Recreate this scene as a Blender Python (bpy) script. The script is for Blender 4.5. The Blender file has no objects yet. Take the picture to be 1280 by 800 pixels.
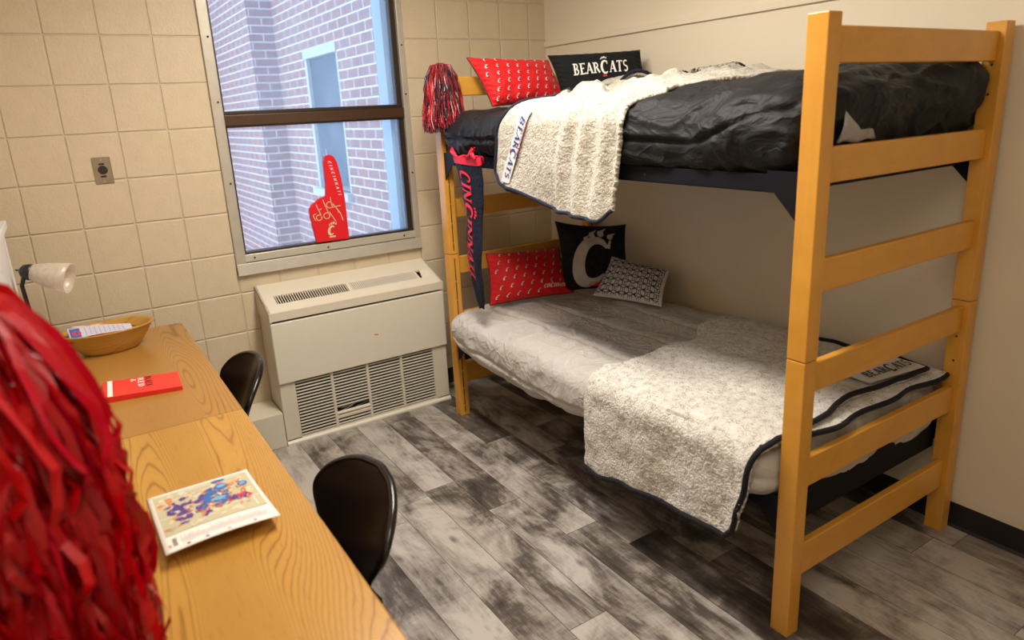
import bpy, bmesh, math, random
from mathutils import Vector, Matrix, noise
from math import sin, cos, pi, sqrt, atan2
random.seed(7)
SC = bpy.context.scene
COL = SC.collection

# ------------------------------------------------------------------ helpers
def tag(o, label=None, cat=None, group=None, kind=None):
    if label: o['label'] = label
    if cat: o['category'] = cat
    if group: o['group'] = group
    if kind: o['kind'] = kind
    return o

def thing(name, label, cat, loc=(0, 0, 0), rot=0.0, group=None):
    o = bpy.data.objects.new(name, None)
    COL.objects.link(o)
    o.location = loc
    o.rotation_euler = (0, 0, rot)
    o.empty_display_size = .1
    return tag(o, label, cat, group)

class MB:
    """collects geometry, several material slots"""
    def __init__(s):
        s.v = []; s.f = []; s.m = []; s.mats = []
    def slot(s, mat):
        if mat not in s.mats: s.mats.append(mat)
        return s.mats.index(mat)
    def add(s, verts, faces, mat):
        b = len(s.v); k = s.slot(mat)
        s.v += [tuple(p) for p in verts]
        for f in faces:
            s.f.append(tuple(i + b for i in f)); s.m.append(k)
    def box(s, lo, hi, mat, M=None):
        x0, y0, z0 = lo; x1, y1, z1 = hi
        vs = [Vector(p) for p in ((x0,y0,z0),(x1,y0,z0),(x1,y1,z0),(x0,y1,z0),(x0,y0,z1),(x1,y0,z1),(x1,y1,z1),(x0,y1,z1))]
        if M is not None: vs = [M @ p for p in vs]
        s.add(vs, [(3,2,1,0),(4,5,6,7),(0,1,5,4),(1,2,6,5),(2,3,7,6),(3,0,4,7)], mat)
    def prism(s, pts, y0, y1, mat, axis=1):
        """polygon pts in the plane normal to axis, extruded from y0 to y1"""
        n = len(pts)
        def P(a, b, c):
            if axis == 1: return (a, c, b)
            if axis == 0: return (c, a, b)
            return (a, b, c)
        vs = [P(a, b, y0) for a, b in pts] + [P(a, b, y1) for a, b in pts]
        fs = [tuple(range(n)), tuple(range(2*n-1, n-1, -1))]
        for i in range(n):
            j = (i+1) % n
            fs.append((i, i+n, j+n, j))
        s.add(vs, fs, mat)
    def tube(s, path, r, mat, seg=8, cap=True, rf=None):
        path = [Vector(p) for p in path]
        n = len(path); rings = []
        up = Vector((0, 0, 1))
        prev = None
        for i, p in enumerate(path):
            t = (path[min(i+1, n-1)] - path[max(i-1, 0)])
            if t.length < 1e-9: t = Vector((0, 0, 1))
            t.normalize()
            if prev is None:
                a = t.cross(up)
                if a.length < .1: a = t.cross(Vector((1, 0, 0)))
            else:
                a = prev - t * prev.dot(t)
                if a.length < 1e-6: a = t.cross(up)
            a.normalize(); prev = a
            b = t.cross(a)
            rr = r if rf is None else r * rf(i/(n-1))
            rings.append([p + (a*cos(2*pi*k/seg) + b*sin(2*pi*k/seg))*rr for k in range(seg)])
        vs = [q for R in rings for q in R]; fs = []
        for i in range(n-1):
            for k in range(seg):
                k2 = (k+1) % seg
                fs.append((i*seg+k, i*seg+k2, (i+1)*seg+k2, (i+1)*seg+k))
        if cap:
            fs.append(tuple(reversed(range(seg)))); fs.append(tuple(range((n-1)*seg, n*seg)))
        s.add(vs, fs, mat)
    def lathe(s, prof, mat, M=None, seg=40, close=False):
        vs = []; fs = []; n = len(prof)
        for k in range(seg):
            a = 2*pi*k/seg
            for r, z in prof:
                p = Vector((r*cos(a), r*sin(a), z))
                vs.append(M @ p if M is not None else p)
        for k in range(seg):
            k2 = (k+1) % seg
            for i in range(n-1):
                fs.append((k*n+i, k2*n+i, k2*n+i+1, k*n+i+1))
            if close: fs.append((k*n+n-1, k2*n+n-1, k2*n, k*n))
        s.add(vs, fs, mat)
    def grid(s, fn, nu, nv, mat, closeu=False):
        vs = [fn(i/nu, j/nv) for i in range(nu+1) for j in range(nv+1)]
        fs = [(i*(nv+1)+j, (i+1)*(nv+1)+j, (i+1)*(nv+1)+j+1, i*(nv+1)+j+1) for i in range(nu) for j in range(nv)]
        s.add(vs, fs, mat)
    def build(s, name, parent=None, smooth=False, bevel=0, seg=2, weld=0, solid=0, off=-1, subsurf=0, origin=None):
        me = bpy.data.meshes.new(name)
        vs = s.v
        if origin is not None and parent is None:
            o0 = Vector(origin); vs = [tuple(Vector(p) - o0) for p in vs]
        me.from_pydata(vs, [], s.f)
        for m in s.mats: me.materials.append(m)
        for p, k in zip(me.polygons, s.m):
            p.material_index = k
            p.use_smooth = smooth
        me.update()
        if weld:
            bm = bmesh.new(); bm.from_mesh(me)
            bmesh.ops.remove_doubles(bm, verts=bm.verts, dist=weld)
            bm.to_mesh(me); bm.free()
        o = bpy.data.objects.new(name, me)
        COL.objects.link(o)
        if origin is not None and parent is None: o.location = origin
        if parent is not None: o.parent = parent
        if solid:
            md = o.modifiers.new('solid', 'SOLIDIFY'); md.thickness = solid; md.offset = off
        if bevel:
            md = o.modifiers.new('bevel', 'BEVEL'); md.width = bevel; md.segments = seg
            md.limit_method = 'ANGLE'; md.angle_limit = math.radians(40)
        if subsurf:
            md = o.modifiers.new('sub', 'SUBSURF'); md.levels = subsurf; md.render_levels = subsurf
        return o

def struct(o): o['kind'] = 'structure'; return o

# ------------------------------------------------------------------ materials
class NT:
    def __init__(s, name):
        s.m = bpy.data.materials.new(name); s.m.use_nodes = True
        s.t = s.m.node_tree; s.t.nodes.clear()
        s.out = s.n('ShaderNodeOutputMaterial')
    def n(s, typ, **kw):
        nd = s.t.nodes.new(typ)
        for k, v in kw.items():
            if k.startswith('_'): setattr(nd, k[1:], v)
        return nd
    def l(s, a, b): s.t.links.new(a, b)
    def setin(s, nd, key, val):
        if hasattr(val, 'is_linked') or hasattr(val, 'links'): s.l(val, nd.inputs[key])
        else: nd.inputs[key].default_value = val
    def coord(s, scale=(1,1,1), rot=(0,0,0), loc=(0,0,0), out='Object'):
        c = s.n('ShaderNodeTexCoord'); mp = s.n('ShaderNodeMapping')
        s.l(c.outputs[out], mp.inputs['Vector'])
        mp.inputs['Scale'].default_value = scale; mp.inputs['Rotation'].default_value = rot; mp.inputs['Location'].default_value = loc
        return mp.outputs[0]
    def geo(s, scale=(1,1,1), loc=(0,0,0)):
        c = s.n('ShaderNodeNewGeometry'); mp = s.n('ShaderNodeMapping')
        s.l(c.outputs['Position'], mp.inputs['Vector'])
        mp.inputs['Scale'].default_value = scale; mp.inputs['Location'].default_value = loc
        return mp.outputs[0]
    def noise(s, vec, scale=5, detail=2, rough=.5, dist=0, out='Fac'):
        nd = s.n('ShaderNodeTexNoise'); s.l(vec, nd.inputs['Vector'])
        nd.inputs['Scale'].default_value = scale; nd.inputs['Detail'].default_value = detail
        nd.inputs['Roughness'].default_value = rough; nd.inputs['Distortion'].default_value = dist
        return nd.outputs[out]
    def vor(s, vec, scale=5, feature='F1', out='Distance'):
        nd = s.n('ShaderNodeTexVoronoi'); nd.feature = feature; s.l(vec, nd.inputs['Vector'])
        nd.inputs['Scale'].default_value = scale
        return nd.outputs[out]
    def ramp(s, fac, stops):
        nd = s.n('ShaderNodeValToRGB'); s.l(fac, nd.inputs[0])
        e = nd.color_ramp.elements
        while len(e) < len(stops): e.new(.5)
        for k, (p, c) in enumerate(stops):
            e[k].position = p; e[k].color = (c[0], c[1], c[2], 1) if hasattr(c, '__len__') else (c, c, c, 1)
        return nd.outputs[0]
    def math(s, op, a, b=None, c=None):
        nd = s.n('ShaderNodeMath'); nd.operation = op
        s.setin(nd, 0, a)
        if b is not None: s.setin(nd, 1, b)
        if c is not None: s.setin(nd, 2, c)
        return nd.outputs[0]
    def mix(s, fac, a, b, mode='MIX'):
        nd = s.n('ShaderNodeMix'); nd.data_type = 'RGBA'; nd.blend_type = mode
        s.setin(nd, 0, fac)
        for idx, v in ((6, a), (7, b)):
            if hasattr(v, 'links'): s.l(v, nd.inputs[idx])
            else: nd.inputs[idx].default_value = (v[0], v[1], v[2], 1)
        return nd.outputs[2]
    def sep(s, vec):
        nd = s.n('ShaderNodeSeparateXYZ'); s.l(vec, nd.inputs[0]); return nd.outputs
    def comb(s, x, y, z):
        nd = s.n('ShaderNodeCombineXYZ')
        for k, v in enumerate((x, y, z)): s.setin(nd, k, v)
        return nd.outputs[0]
    def bump(s, h, strength=.3, dist=.01, normal=None):
        nd = s.n('ShaderNodeBump'); s.l(h, nd.inputs['Height'])
        nd.inputs['Strength'].default_value = strength; nd.inputs['Distance'].default_value = dist
        if normal is not None: s.l(normal, nd.inputs['Normal'])
        return nd.outputs[0]
    def pbsdf(s, col, rough=.5, metal=0, normal=None, spec=.5, sheen=0, coat=0, emis=None, estr=0):
        b = s.n('ShaderNodeBsdfPrincipled')
        if hasattr(col, 'links'): s.l(col, b.inputs['Base Color'])
        else: b.inputs['Base Color'].default_value = (col[0], col[1], col[2], 1)
        s.setin(b, 'Roughness', rough); b.inputs['Metallic'].default_value = metal
        b.inputs['Specular IOR Level'].default_value = spec
        b.inputs['Sheen Weight'].default_value = sheen
        b.inputs['Coat Weight'].default_value = coat
        if emis is not None:
            b.inputs['Emission Color'].default_value = (*emis, 1); b.inputs['Emission Strength'].default_value = estr
        if normal is not None: s.l(normal, b.inputs['Normal'])
        s.l(b.outputs[0], s.out.inputs[0])
        return b

def plain(name, col, rough=.5, metal=0, spec=.5, nscale=60, namt=.06, bump=.05, sheen=0, coat=0, bdist=.002):
    t = NT(name); v = t.coord()
    n = t.noise(v, nscale, 3)
    c = t.mix(n, [x*(1-namt) for x in col], [min(1, x*(1+namt)) for x in col])
    t.pbsdf(c, rough, metal, t.bump(n, bump, bdist), spec, sheen, coat)
    return t.m

BS = .2032; Z0 = 2.0016
def m_block():
    t = NT('painted_block')
    p = t.geo()
    x, y, z = t.sep(p)
    # warp the joints slightly
    wob = t.noise(p, 3.0, 2)
    wx = t.math('MULTIPLY', t.math('SUBTRACT', wob, .5), .008)
    gx = t.math('ADD', x, wx); gz = t.math('ADD', t.math('SUBTRACT', z, Z0), wx)
    def line(g):
        f = t.math('FRACT', t.math('ADD', t.math('DIVIDE', g, BS), 100.5))
        d = t.math('MULTIPLY', t.math('ABSOLUTE', t.math('SUBTRACT', f, .5)), BS)
        mr = t.n('ShaderNodeMapRange'); mr.interpolation_type = 'SMOOTHSTEP'
        t.l(d, mr.inputs[0]); mr.inputs[1].default_value = .0012; mr.inputs[2].default_value = .0065
        return mr.outputs[0]
    joint = t.math('MINIMUM', line(gx), line(gz))
    lump = t.noise(p, 90, 3, .6)
    big = t.noise(p, 14, 3, .6)
    pits = t.vor(t.geo((1, 1, 2.2)), 38)
    pit = t.ramp(pits, [(.0, 0), (.16, 1)])
    h = t.math('ADD', t.math('MULTIPLY', joint, .9), t.math('ADD', t.math('MULTIPLY', lump, .45), t.math('ADD', t.math('MULTIPLY', big, .35), t.math('MULTIPLY', pit, .05))))
    col = t.mix(big, (.57, .475, .335), (.66, .56, .41))
    col = t.mix(t.math('MULTIPLY', t.math('SUBTRACT', 1.0, joint), .12), col, (.52, .42, .29))
    dirt = t.ramp(t.noise(p, 2.3, 4, .7), [(.62, 0), (.8, 1)])
    col = t.mix(t.math('MULTIPLY', dirt, .10), col, (.5, .4, .28))
    t.pbsdf(col, .42, 0, t.bump(h, .75, .0055), .4)
    return t.m
def m_wall(name, col):
    t = NT(name); p = t.geo()
    n1 = t.noise(p, 45, 4, .6); n2 = t.noise(p, 1.2, 3)
    c = t.mix(n2, col, [x*.96 for x in col])
    t.pbsdf(c, .55, 0, t.bump(n1, .25, .003), .35)
    return t.m
def m_floor():
    t = NT('weathered_plank_vinyl')
    W = .1535; L = 1.05
    p = t.geo(); x, y, z = t.sep(p)
    cx = t.math('DIVIDE', t.math('SUBTRACT', x, 1.04-20*W), W)
    ix = t.math('FLOOR', cx); fx = t.math('FRACT', cx)
    wn = t.n('ShaderNodeTexWhiteNoise'); wn.noise_dimensions = '1D'; t.l(ix, wn.inputs['W'])
    cy = t.math('ADD', t.math('DIVIDE', y, L), t.math('MULTIPLY', wn.outputs['Value'], 7.3))
    iy = t.math('FLOOR', cy); fy = t.math('FRACT', cy)
    w2 = t.n('ShaderNodeTexWhiteNoise'); w2.noise_dimensions = '2D'; t.l(t.comb(ix, iy, 0.0), w2.inputs['Vector'])
    rnd = w2.outputs['Value']; rc = w2.outputs['Color']
    # per plank offset coordinates
    off = t.n('ShaderNodeVectorMath'); off.operation = 'MULTIPLY_ADD'
    t.l(rc, off.inputs[0]); off.inputs[1].default_value = (17, 23, 11); t.l(p, off.inputs[2])
    pv = off.outputs[0]
    def mp(sc):
        m = t.n('ShaderNodeMapping'); t.l(pv, m.inputs[0]); m.inputs['Scale'].default_value = sc; return m.outputs[0]
    streak = t.noise(mp((26, 2.2, 1)), 1.6, 6, .68, .4)
    cloud = t.noise(mp((1.6, .9, 1)), 3.2, 5, .65, .6)
    fine = t.noise(mp((120, 9, 1)), 1.5, 4, .7)
    saw = t.noise(mp((2, 60, 1)), 2.0, 2, .5)
    a = t.math('ADD', t.math('MULTIPLY', streak, .5), t.math('ADD', t.math('MULTIPLY', cloud, 1.45), t.math('MULTIPLY', fine, .26)))
    a = t.math('ADD', a, t.math('MULTIPLY', rnd, .34))
    a = t.math('ADD', a, t.math('MULTIPLY', saw, .10))
    a = t.math('MULTIPLY', t.math('SUBTRACT', a, .86), 1.35)
    col = t.ramp(a, [(.0, (.020, .016, .014)), (.25, (.048, .039, .034)), (.48, (.115, .100, .088)), (.68, (.29, .268, .24)), (.98, (.50, .475, .44))])
    tint = t.mix(t.noise(mp((1, 1, 1)), 1.7, 2), (1.0, .93, .84), (.93, .95, 1.04))
    col = t.mix(1.0, col, tint, 'MULTIPLY')
    knot = t.ramp(t.vor(mp((7, 3.2, 1)), 1.0), [(.03, 1), (.12, 0)])
    col = t.mix(t.math('MULTIPLY', knot, .6), col, (.025, .02, .018))
    ex = t.math('MULTIPLY', t.math('MINIMUM', fx, t.math('SUBTRACT', 1.0, fx)), W)
    ey = t.math('MULTIPLY', t.math('MINIMUM', fy, t.math('SUBTRACT', 1.0, fy)), L)
    e = t.math('MINIMUM', ex, ey)
    edge = t.ramp(t.math('MULTIPLY', e, 100), [(.05, 0), (.16, 1)])
    col = t.mix(edge, (.03, .026, .024), col)
    h = t.math('ADD', t.math('MULTIPLY', edge, .5), t.math('ADD', t.math('MULTIPLY', fine, .3), t.math('MULTIPLY', streak, .2)))
    rough = t.math('ADD', .26, t.math('MULTIPLY', streak, .22))
    t.pbsdf(col, rough, 0, t.bump(h, .25, .002), .45)
    return t.m
def m_oak(name, c1, c2, c3, along='Y', seed=0., rough=.30, arc=1.0):
    """flat-sawn oak: broad cathedral arcs plus fine pores along the grain"""
    t = NT(name); p = t.geo(loc=(seed, seed*1.7, 0))
    x, y, z = t.sep(p)
    if along == 'X': x, y = y, x
    g = t.comb(x, t.math('MULTIPLY', y, .10), t.math('MULTIPLY', z, .5))
    warp = t.noise(g, 3.6*arc, 1.5, .4)
    warp2 = t.noise(g, 11, 3, .5)
    rings = t.math('ADD', t.math('MULTIPLY', warp, 125.0), t.math('ADD', t.math('MULTIPLY', warp2, 4.0), t.math('MULTIPLY', x, 150.0)))
    f = t.math('FRACT', rings)
    tri = t.math('ABSOLUTE', t.math('SUBTRACT', t.math('MULTIPLY', f, 2.0), 1.0))
    g2 = t.comb(t.math('MULTIPLY', x, 1.0), t.math('MULTIPLY', y, .06), z)
    pores = t.noise(g2, 260, 3, .8)
    fine = t.noise(g2, 130, 4, .7)
    line = t.ramp(tri, [(.02, 1), (.30, .12), (1., 0)])
    v = t.math('MULTIPLY', line, t.math('ADD', .45, t.math('MULTIPLY', fine, .9)))
    base = t.mix(t.ramp(t.noise(g, 5, 3), [(.3, 0), (.7, 1)]), c1, c2)
    col = t.mix(t.math('MULTIPLY', v, .78), base, c3)
    dash = t.ramp(pores, [(.60, 0), (.72, 1)])
    col = t.mix(t.math('MULTIPLY', dash, .60), col, c3)
    t.pbsdf(col, rough, 0, t.bump(t.math('SUBTRACT', 1.0, v), .10, .001), .5)
    return t.m
def m_maple(name, along, seed=0.):
    t = NT(name); p = t.geo(loc=(seed, seed, seed))
    sc = {'X': (.12, 1, 1), 'Z': (1, 1, .12)}[along]
    m = t.n('ShaderNodeMapping'); t.l(p, m.inputs[0]); m.inputs['Scale'].default_value = sc
    v = m.outputs[0]
    a = t.noise(v, 22, 4, .6, .8); b = t.noise(v, 150, 3, .6); c = t.noise(p, 7, 4, .6, 1.0)
    col = t.mix(a, (.60, .275, .034), (.74, .375, .058))
    col = t.mix(t.math('MULTIPLY', t.ramp(c, [(.35, 0), (.75, 1)]), .35), col, (.48, .205, .028))
    col = t.mix(t.math('MULTIPLY', t.ramp(b, [(.55, 0), (.75, 1)]), .18), col, (.5, .23, .05))
    t.pbsdf(col, .33, 0, t.bump(b, .04, .001), .5)
    return t.m
def m_fabric(name, col, rough=.8, wrinkle=.4, wscale=7, sheen=.2, weave=700, col2=None, spec=.3, aniso=(1,1,1), wdist=.02, crease=0):
    t = NT(name); p = t.geo(aniso)
    w = t.noise(p, wscale, 5, .55, 1.2)
    rid = t.math('SUBTRACT', 1.0, t.math('ABSOLUTE', t.math('MULTIPLY', t.math('SUBTRACT', t.noise(p, wscale*1.7, 3, .5, 1.6), .5), 5.0)))
    f = t.noise(t.geo(), weave, 2)
    h = t.math('ADD', t.math('MULTIPLY', w, .7), t.math('MULTIPLY', t.math('MAXIMUM', rid, 0.0), .25))
    if crease:
        wv = t.n('ShaderNodeVectorMath'); wv.operation = 'MULTIPLY_ADD'
        t.l(t.noise(p, 4, 3, out='Color'), wv.inputs[0]); wv.inputs[1].default_value = (.30, .30, .30); t.l(p, wv.inputs[2])
        mk = t.ramp(t.noise(p, 5, 2), [(.40, 0), (.62, 1)])
        cr = t.ramp(t.vor(wv.outputs[0], crease, 'DISTANCE_TO_EDGE'), [(0., 1), (.10, .25), (.3, 0)])
        h = t.math('ADD', h, t.math('MULTIPLY', t.math('MULTIPLY', cr, mk), .45))
    n1 = t.bump(h, wrinkle, wdist)
    n2 = t.bump(f, .15, .001, n1)
    c = t.mix(t.noise(t.geo(), 9, 3), col, col2 or [x*.9 for x in col])
    t.pbsdf(c, rough, 0, n2, spec, sheen)
    return t.m
def m_sherpa(name, c1, c2):
    t = NT(name); p = t.geo()
    wv = t.n('ShaderNodeVectorMath'); wv.operation = 'MULTIPLY_ADD'
    t.l(t.noise(p, 70, 2, out='Color'), wv.inputs[0]); wv.inputs[1].default_value = (.010, .010, .010); t.l(p, wv.inputs[2])
    e = t.vor(wv.outputs[0], 125, 'DISTANCE_TO_EDGE'); d = t.vor(wv.outputs[0], 125); big = t.noise(p, 24, 3, .6); f = t.noise(p, 330, 3, .7)
    crevice_shade = t.ramp(e, [(.0, 1), (.16, 0)])
    h = t.math('ADD', t.math('MULTIPLY', t.math('SUBTRACT', 1.0, d), .8), t.math('ADD', t.math('MULTIPLY', f, .5), t.math('MULTIPLY', big, .35)))
    col = t.mix(t.ramp(big, [(.35, 0), (.65, 1)]), c1, c2)
    part = t.math('MULTIPLY', crevice_shade, t.ramp(t.noise(p, 40, 3, .6), [(.42, .0), (.62, .85)]))
    col = t.mix(part, col, (.20, .13, .08))  # brown between the tufts paints the shade of the crevices
    t.pbsdf(col, .95, 0, t.bump(h, .75, .004), .1, .2)
    return t.m
def m_brick():
    t = NT('brick_facing'); p = t.geo(); x, y, z = t.sep(p)
    # walls run along X or Y: use their sum as the running coordinate
    u = t.math('ADD', x, y)
    br = t.n('ShaderNodeTexBrick'); t.l(t.comb(u, z, 0.0), br.inputs['Vector'])
    br.inputs['Scale'].default_value = 1.0; br.inputs['Brick Width'].default_value = .213
    br.inputs['Row Height'].default_value = .0725; br.inputs['Mortar Size'].default_value = .0065
    br.inputs['Color1'].default_value = (.30, .13, .10, 1); br.inputs['Color2'].default_value = (.22, .105, .095, 1)
    br.inputs['Mortar'].default_value = (.66, .66, .66, 1)
    n = t.noise(p, 30, 3)
    c = t.mix(.25, br.outputs[0], t.mix(n, (.28, .2, .18), (.42, .25, .2)))
    t.pbsdf(c, .9, 0, t.bump(t.math('SUBTRACT', 1.0, br.outputs['Fac']), .5, .006), .2)
    return t.m
def m_glass():
    t = NT('hazy_dusty_glass')
    tr = t.n('ShaderNodeBsdfTransparent'); tr.inputs[0].default_value = (.93, .96, 1, 1)
    tl = t.n('ShaderNodeBsdfTranslucent'); tl.inputs[0].default_value = (.80, .88, 1, 1)
    gl = t.n('ShaderNodeBsdfGlossy'); gl.inputs['Roughness'].default_value = .02
    p = t.geo(); n = t.noise(p, 3.5, 5, .7)
    n2 = t.noise(t.geo((1, 1, .15)), 14, 4, .6)
    amt = t.math('MULTIPLY', t.math('ADD', n, n2), .17)  # pale bluish haze veiling the view is mixed into the dusty pane
    m1 = t.n('ShaderNodeMixShader'); t.l(amt, m1.inputs[0]); t.l(tr.outputs[0], m1.inputs[1]); t.l(tl.outputs[0], m1.inputs[2])
    fr = t.n('ShaderNodeFresnel'); fr.inputs[0].default_value = 1.3
    m2 = t.n('ShaderNodeMixShader'); t.l(fr.outputs[0], m2.inputs[0]); t.l(m1.outputs[0], m2.inputs[1]); t.l(gl.outputs[0], m2.inputs[2])
    t.l(m2.outputs[0], t.out.inputs[0])
    return t.m
def m_frost():
    t = NT('frosted_lamp_glass')
    d = t.n('ShaderNodeBsdfDiffuse'); d.inputs[0].default_value = (.86, .80, .72, 1)
    tl = t.n('ShaderNodeBsdfTranslucent'); tl.inputs[0].default_value = (.88, .80, .70, 1)
    tr = t.n('ShaderNodeBsdfTransparent')
    gl = t.n('ShaderNodeBsdfGlossy'); gl.inputs['Roughness'].default_value = .3
    n = t.noise(t.geo(), 60, 2)
    a = t.n('ShaderNodeMixShader'); a.inputs[0].default_value = .5; t.l(d.outputs[0], a.inputs[1]); t.l(tl.outputs[0], a.inputs[2])
    b = t.n('ShaderNodeMixShader'); t.l(t.math('MULTIPLY', n, .5), b.inputs[0]); t.l(a.outputs[0], b.inputs[1]); t.l(tr.outputs[0], b.inputs[2])
    c = t.n('ShaderNodeMixShader'); c.inputs[0].default_value = .06; t.l(b.outputs[0], c.inputs[1]); t.l(gl.outputs[0], c.inputs[2])
    t.l(c.outputs[0], t.out.inputs[0])
    return t.m
def m_ribbon(name, c1, c2, rough=.35, tw=.25):
    t = NT(name)
    oi = t.n('ShaderNodeNewGeometry'); r = oi.outputs['Random Per Island']
    col = t.mix(r, c1, c2)
    b = t.n('ShaderNodeBsdfPrincipled'); t.l(col, b.inputs['Base Color']); b.inputs['Roughness'].default_value = rough
    tl = t.n('ShaderNodeBsdfTranslucent'); t.l(col, tl.inputs[0])
    n = t.noise(t.geo(), 40, 2); t.l(t.bump(n, .2, .003), b.inputs['Normal'])
    m = t.n('ShaderNodeMixShader'); m.inputs[0].default_value = tw; t.l(b.outputs[0], m.inputs[1]); t.l(tl.outputs[0], m.inputs[2])
    t.l(m.outputs[0], t.out.inputs[0])
    return t.m

M = {}
M['block'] = m_block()
M['wall'] = m_wall('cream_plaster', (.76, .685, .545))
M['ceil'] = m_wall('ceiling_paint', (.80, .77, .72))
M['floor'] = m_floor()
M['base'] = plain('black_vinyl_cove', (.012, .012, .014), .45)
M['oak1'] = m_oak('oak_desk_far', (.36, .175, .036), (.42, .21, .048), (.16, .065, .012), seed=3.1)
M['oak2'] = m_oak('oak_desk_near', (.43, .22, .038), (.52, .28, .055), (.19, .075, .012), seed=9.7, arc=.85)
M['oakside'] = m_oak('oak_panel', (.46, .26, .08), (.53, .30, .10), (.28, .13, .035), seed=5.0, rough=.45)
M['mapleZ'] = m_maple('maple_upright', 'Z', 1.)
M['mapleX'] = m_maple('maple_slat', 'X', 4.)
M['steel'] = plain('black_steel', (.006, .007, .011), .6, 0, .15)
M['bolt'] = plain('zinc_bolt', (.35, .34, .33), .35, .9)
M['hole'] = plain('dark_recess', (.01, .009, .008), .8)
M['heater'] = plain('heater_enamel', (.66, .61, .50), .42, 0, .5, 30, .03, .06)
M['heater2'] = plain('heater_enamel_worn', (.70, .655, .55), .42, 0, .5, 30, .03, .06)
M['alu'] = plain('painted_aluminium', (.47, .44, .37), .42, .25, .5, 18, .12, .08)
M['sash'] = plain('dark_bronze_sash', (.035, .022, .018), .4, .2)
M['sash2'] = plain('bronze_rail', (.075, .040, .022), .35, .3)
M['reveal'] = plain('outside_reveal', (.42, .55, .72), .6)
M['glass'] = m_glass()
M['brick'] = m_brick()
M['concrete'] = plain('pale_concrete', (.62, .64, .62), .9, 0, .2, 12, .2, .2)
M['bluewin'] = plain('wing_window_pane', (.035, .065, .095), .6, 0, .2)
M['whiteframe'] = plain('white_window_frame', (.42, .46, .48), .6)
M['blackcloth'] = m_fabric('black_comforter_cloth', (.007, .0075, .009), .58, .50, 4.2, .02, 700, (.012, .0125, .015), .22, (1, 1, 1.5), .025, 8)
M['silver'] = m_fabric('silver_comforter_cloth', (.53, .505, .475), .40, .60, 7, .05, 700, (.48, .455, .43), .5, (1, 1, 1), .014, 12)
M['lining'] = m_fabric('grey_lining_cloth', (.36, .33, .33), .6, .4, 9)
M['sheet'] = m_fabric('white_sheet_cloth', (.75, .74, .72), .7, .5, 12)
M['sherpa'] = m_sherpa('sherpa_fleece', (.545, .53, .475), (.48, .455, .395))
M['sherpa2'] = m_sherpa('sherpa_fleece_grey', (.74, .73, .70), (.66, .645, .61))
M['binding'] = m_fabric('black_binding', (.008, .008, .012), .8, .3, 20, .02)
M['navy'] = m_fabric('navy_binding', (.012, .015, .035), .8, .3, 20, .02)
M['patch'] = m_fabric('white_patch_cloth', (.78, .76, .80), .8, .1, 20)
M['redcloth'] = m_fabric('red_pillow_cloth', (.66, .008, .012), .65, .35, 8, .1, 600, (.60, .006, .01), .3)
M['blackpillow'] = m_fabric('black_pillow_cloth', (.005, .006, .008), .85, .3, 9, .02)
M['whitecloth'] = m_fabric('white_pillow_cloth', (.68, .67, .72), .8, .2, 12)
M['print_w'] = plain('white_print', (.80, .78, .76), .7)
M['print_g'] = plain('silver_print', (.46, .44, .44), .6)
M['print_k'] = plain('black_print', (.012, .011, .013), .7)
M['print_r'] = plain('red_print', (.60, .01, .02), .6)
M['print_b'] = plain('blue_print', (.03, .06, .20), .7)
M['brightred'] = plain('bright_red_cloth', (.80, .015, .06), .6)
M['sockcloth'] = m_fabric('navy_banner_cloth', (.006, .009, .026), .8, .5, 14, .02)
M['foam'] = plain('red_foam', (.72, .012, .02), .7, 0, .3, 300, .08, .2)
M['plasticblk'] = plain('black_chair_plastic', (.010, .0075, .007), .22, 0, .55, 90, .1, .03)
M['chrome'] = plain('chrome', (.6, .6, .6), .15, 1)
M['ribbonred'] = m_ribbon('red_ribbon', (.60, .001, .005), (.30, .0, .003), .38, .28)
M['ribbonhi'] = m_ribbon('red_ribbon_light', (.62, .01, .03), (.42, .0, .015), .22, .2)
M['tinselred'] = m_ribbon('red_tinsel', (.70, .02, .035), (.40, .003, .012), .35, .1)
M['tinselblk'] = m_ribbon('black_tinsel', (.012, .012, .016), (.03, .02, .03), .2, .02)
M['tinselwht'] = m_ribbon('pale_tinsel', (.75, .45, .48), (.7, .6, .6), .2, .1)
M['bowl'] = m_oak('bowl_veneer', (.44, .23, .04), (.52, .29, .06), (.32, .15, .025), along='X', seed=2.0, rough=.3)
M['paper'] = plain('white_paper', (.80, .78, .74), .6)
M['mapgreen'] = plain('map_olive', (.50, .46, .30), .6, 0, .5, 8, .12)
M['mapblue'] = plain('map_blue', (.035, .13, .42), .5)
M['mappurple'] = plain('map_purple', (.10, .04, .26), .5)
M['maporange'] = plain('map_orange', (.60, .22, .10), .5)
M['mapcream'] = plain('map_cream', (.70, .60, .40), .5)
M['maproad'] = plain('map_road', (.62, .60, .48), .5)
M['mapltblue'] = plain('map_light_blue', (.16, .38, .66), .5)
M['textgrey'] = plain('small_text_grey', (.38, .37, .37), .6)
M['pink'] = plain('pink_paper', (.78, .50, .46), .6)
M['lilac'] = plain('lilac_paper', (.55, .52, .66), .6)
M['bookred'] = plain('red_booklet_cover', (.78, .025, .02), .38)
M['whitelam'] = plain('white_laminate', (.74, .74, .76), .4)
M['lampblack'] = plain('lamp_black', (.012, .012, .012), .35)
M['bulb'] = plain('bulb_glass', (.85, .83, .80), .25)
M['outlet'] = plain('stainless_plate', (.46, .40, .34), .22, 1, .5, 12, .2)
M['receptacle'] = plain('brown_receptacle', (.025, .018, .014), .4)
M['diffuser'] = NT('light_diffuser').m
def _emi():
    t = NT('light_tube_diffuser'); e = t.n('ShaderNodeEmission'); e.inputs[0].default_value = (1, .86, .66, 1); e.inputs[1].default_value = 6
    t.l(e.outputs[0], t.out.inputs[0]); return t.m
M['diffuser'] = _emi()

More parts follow.
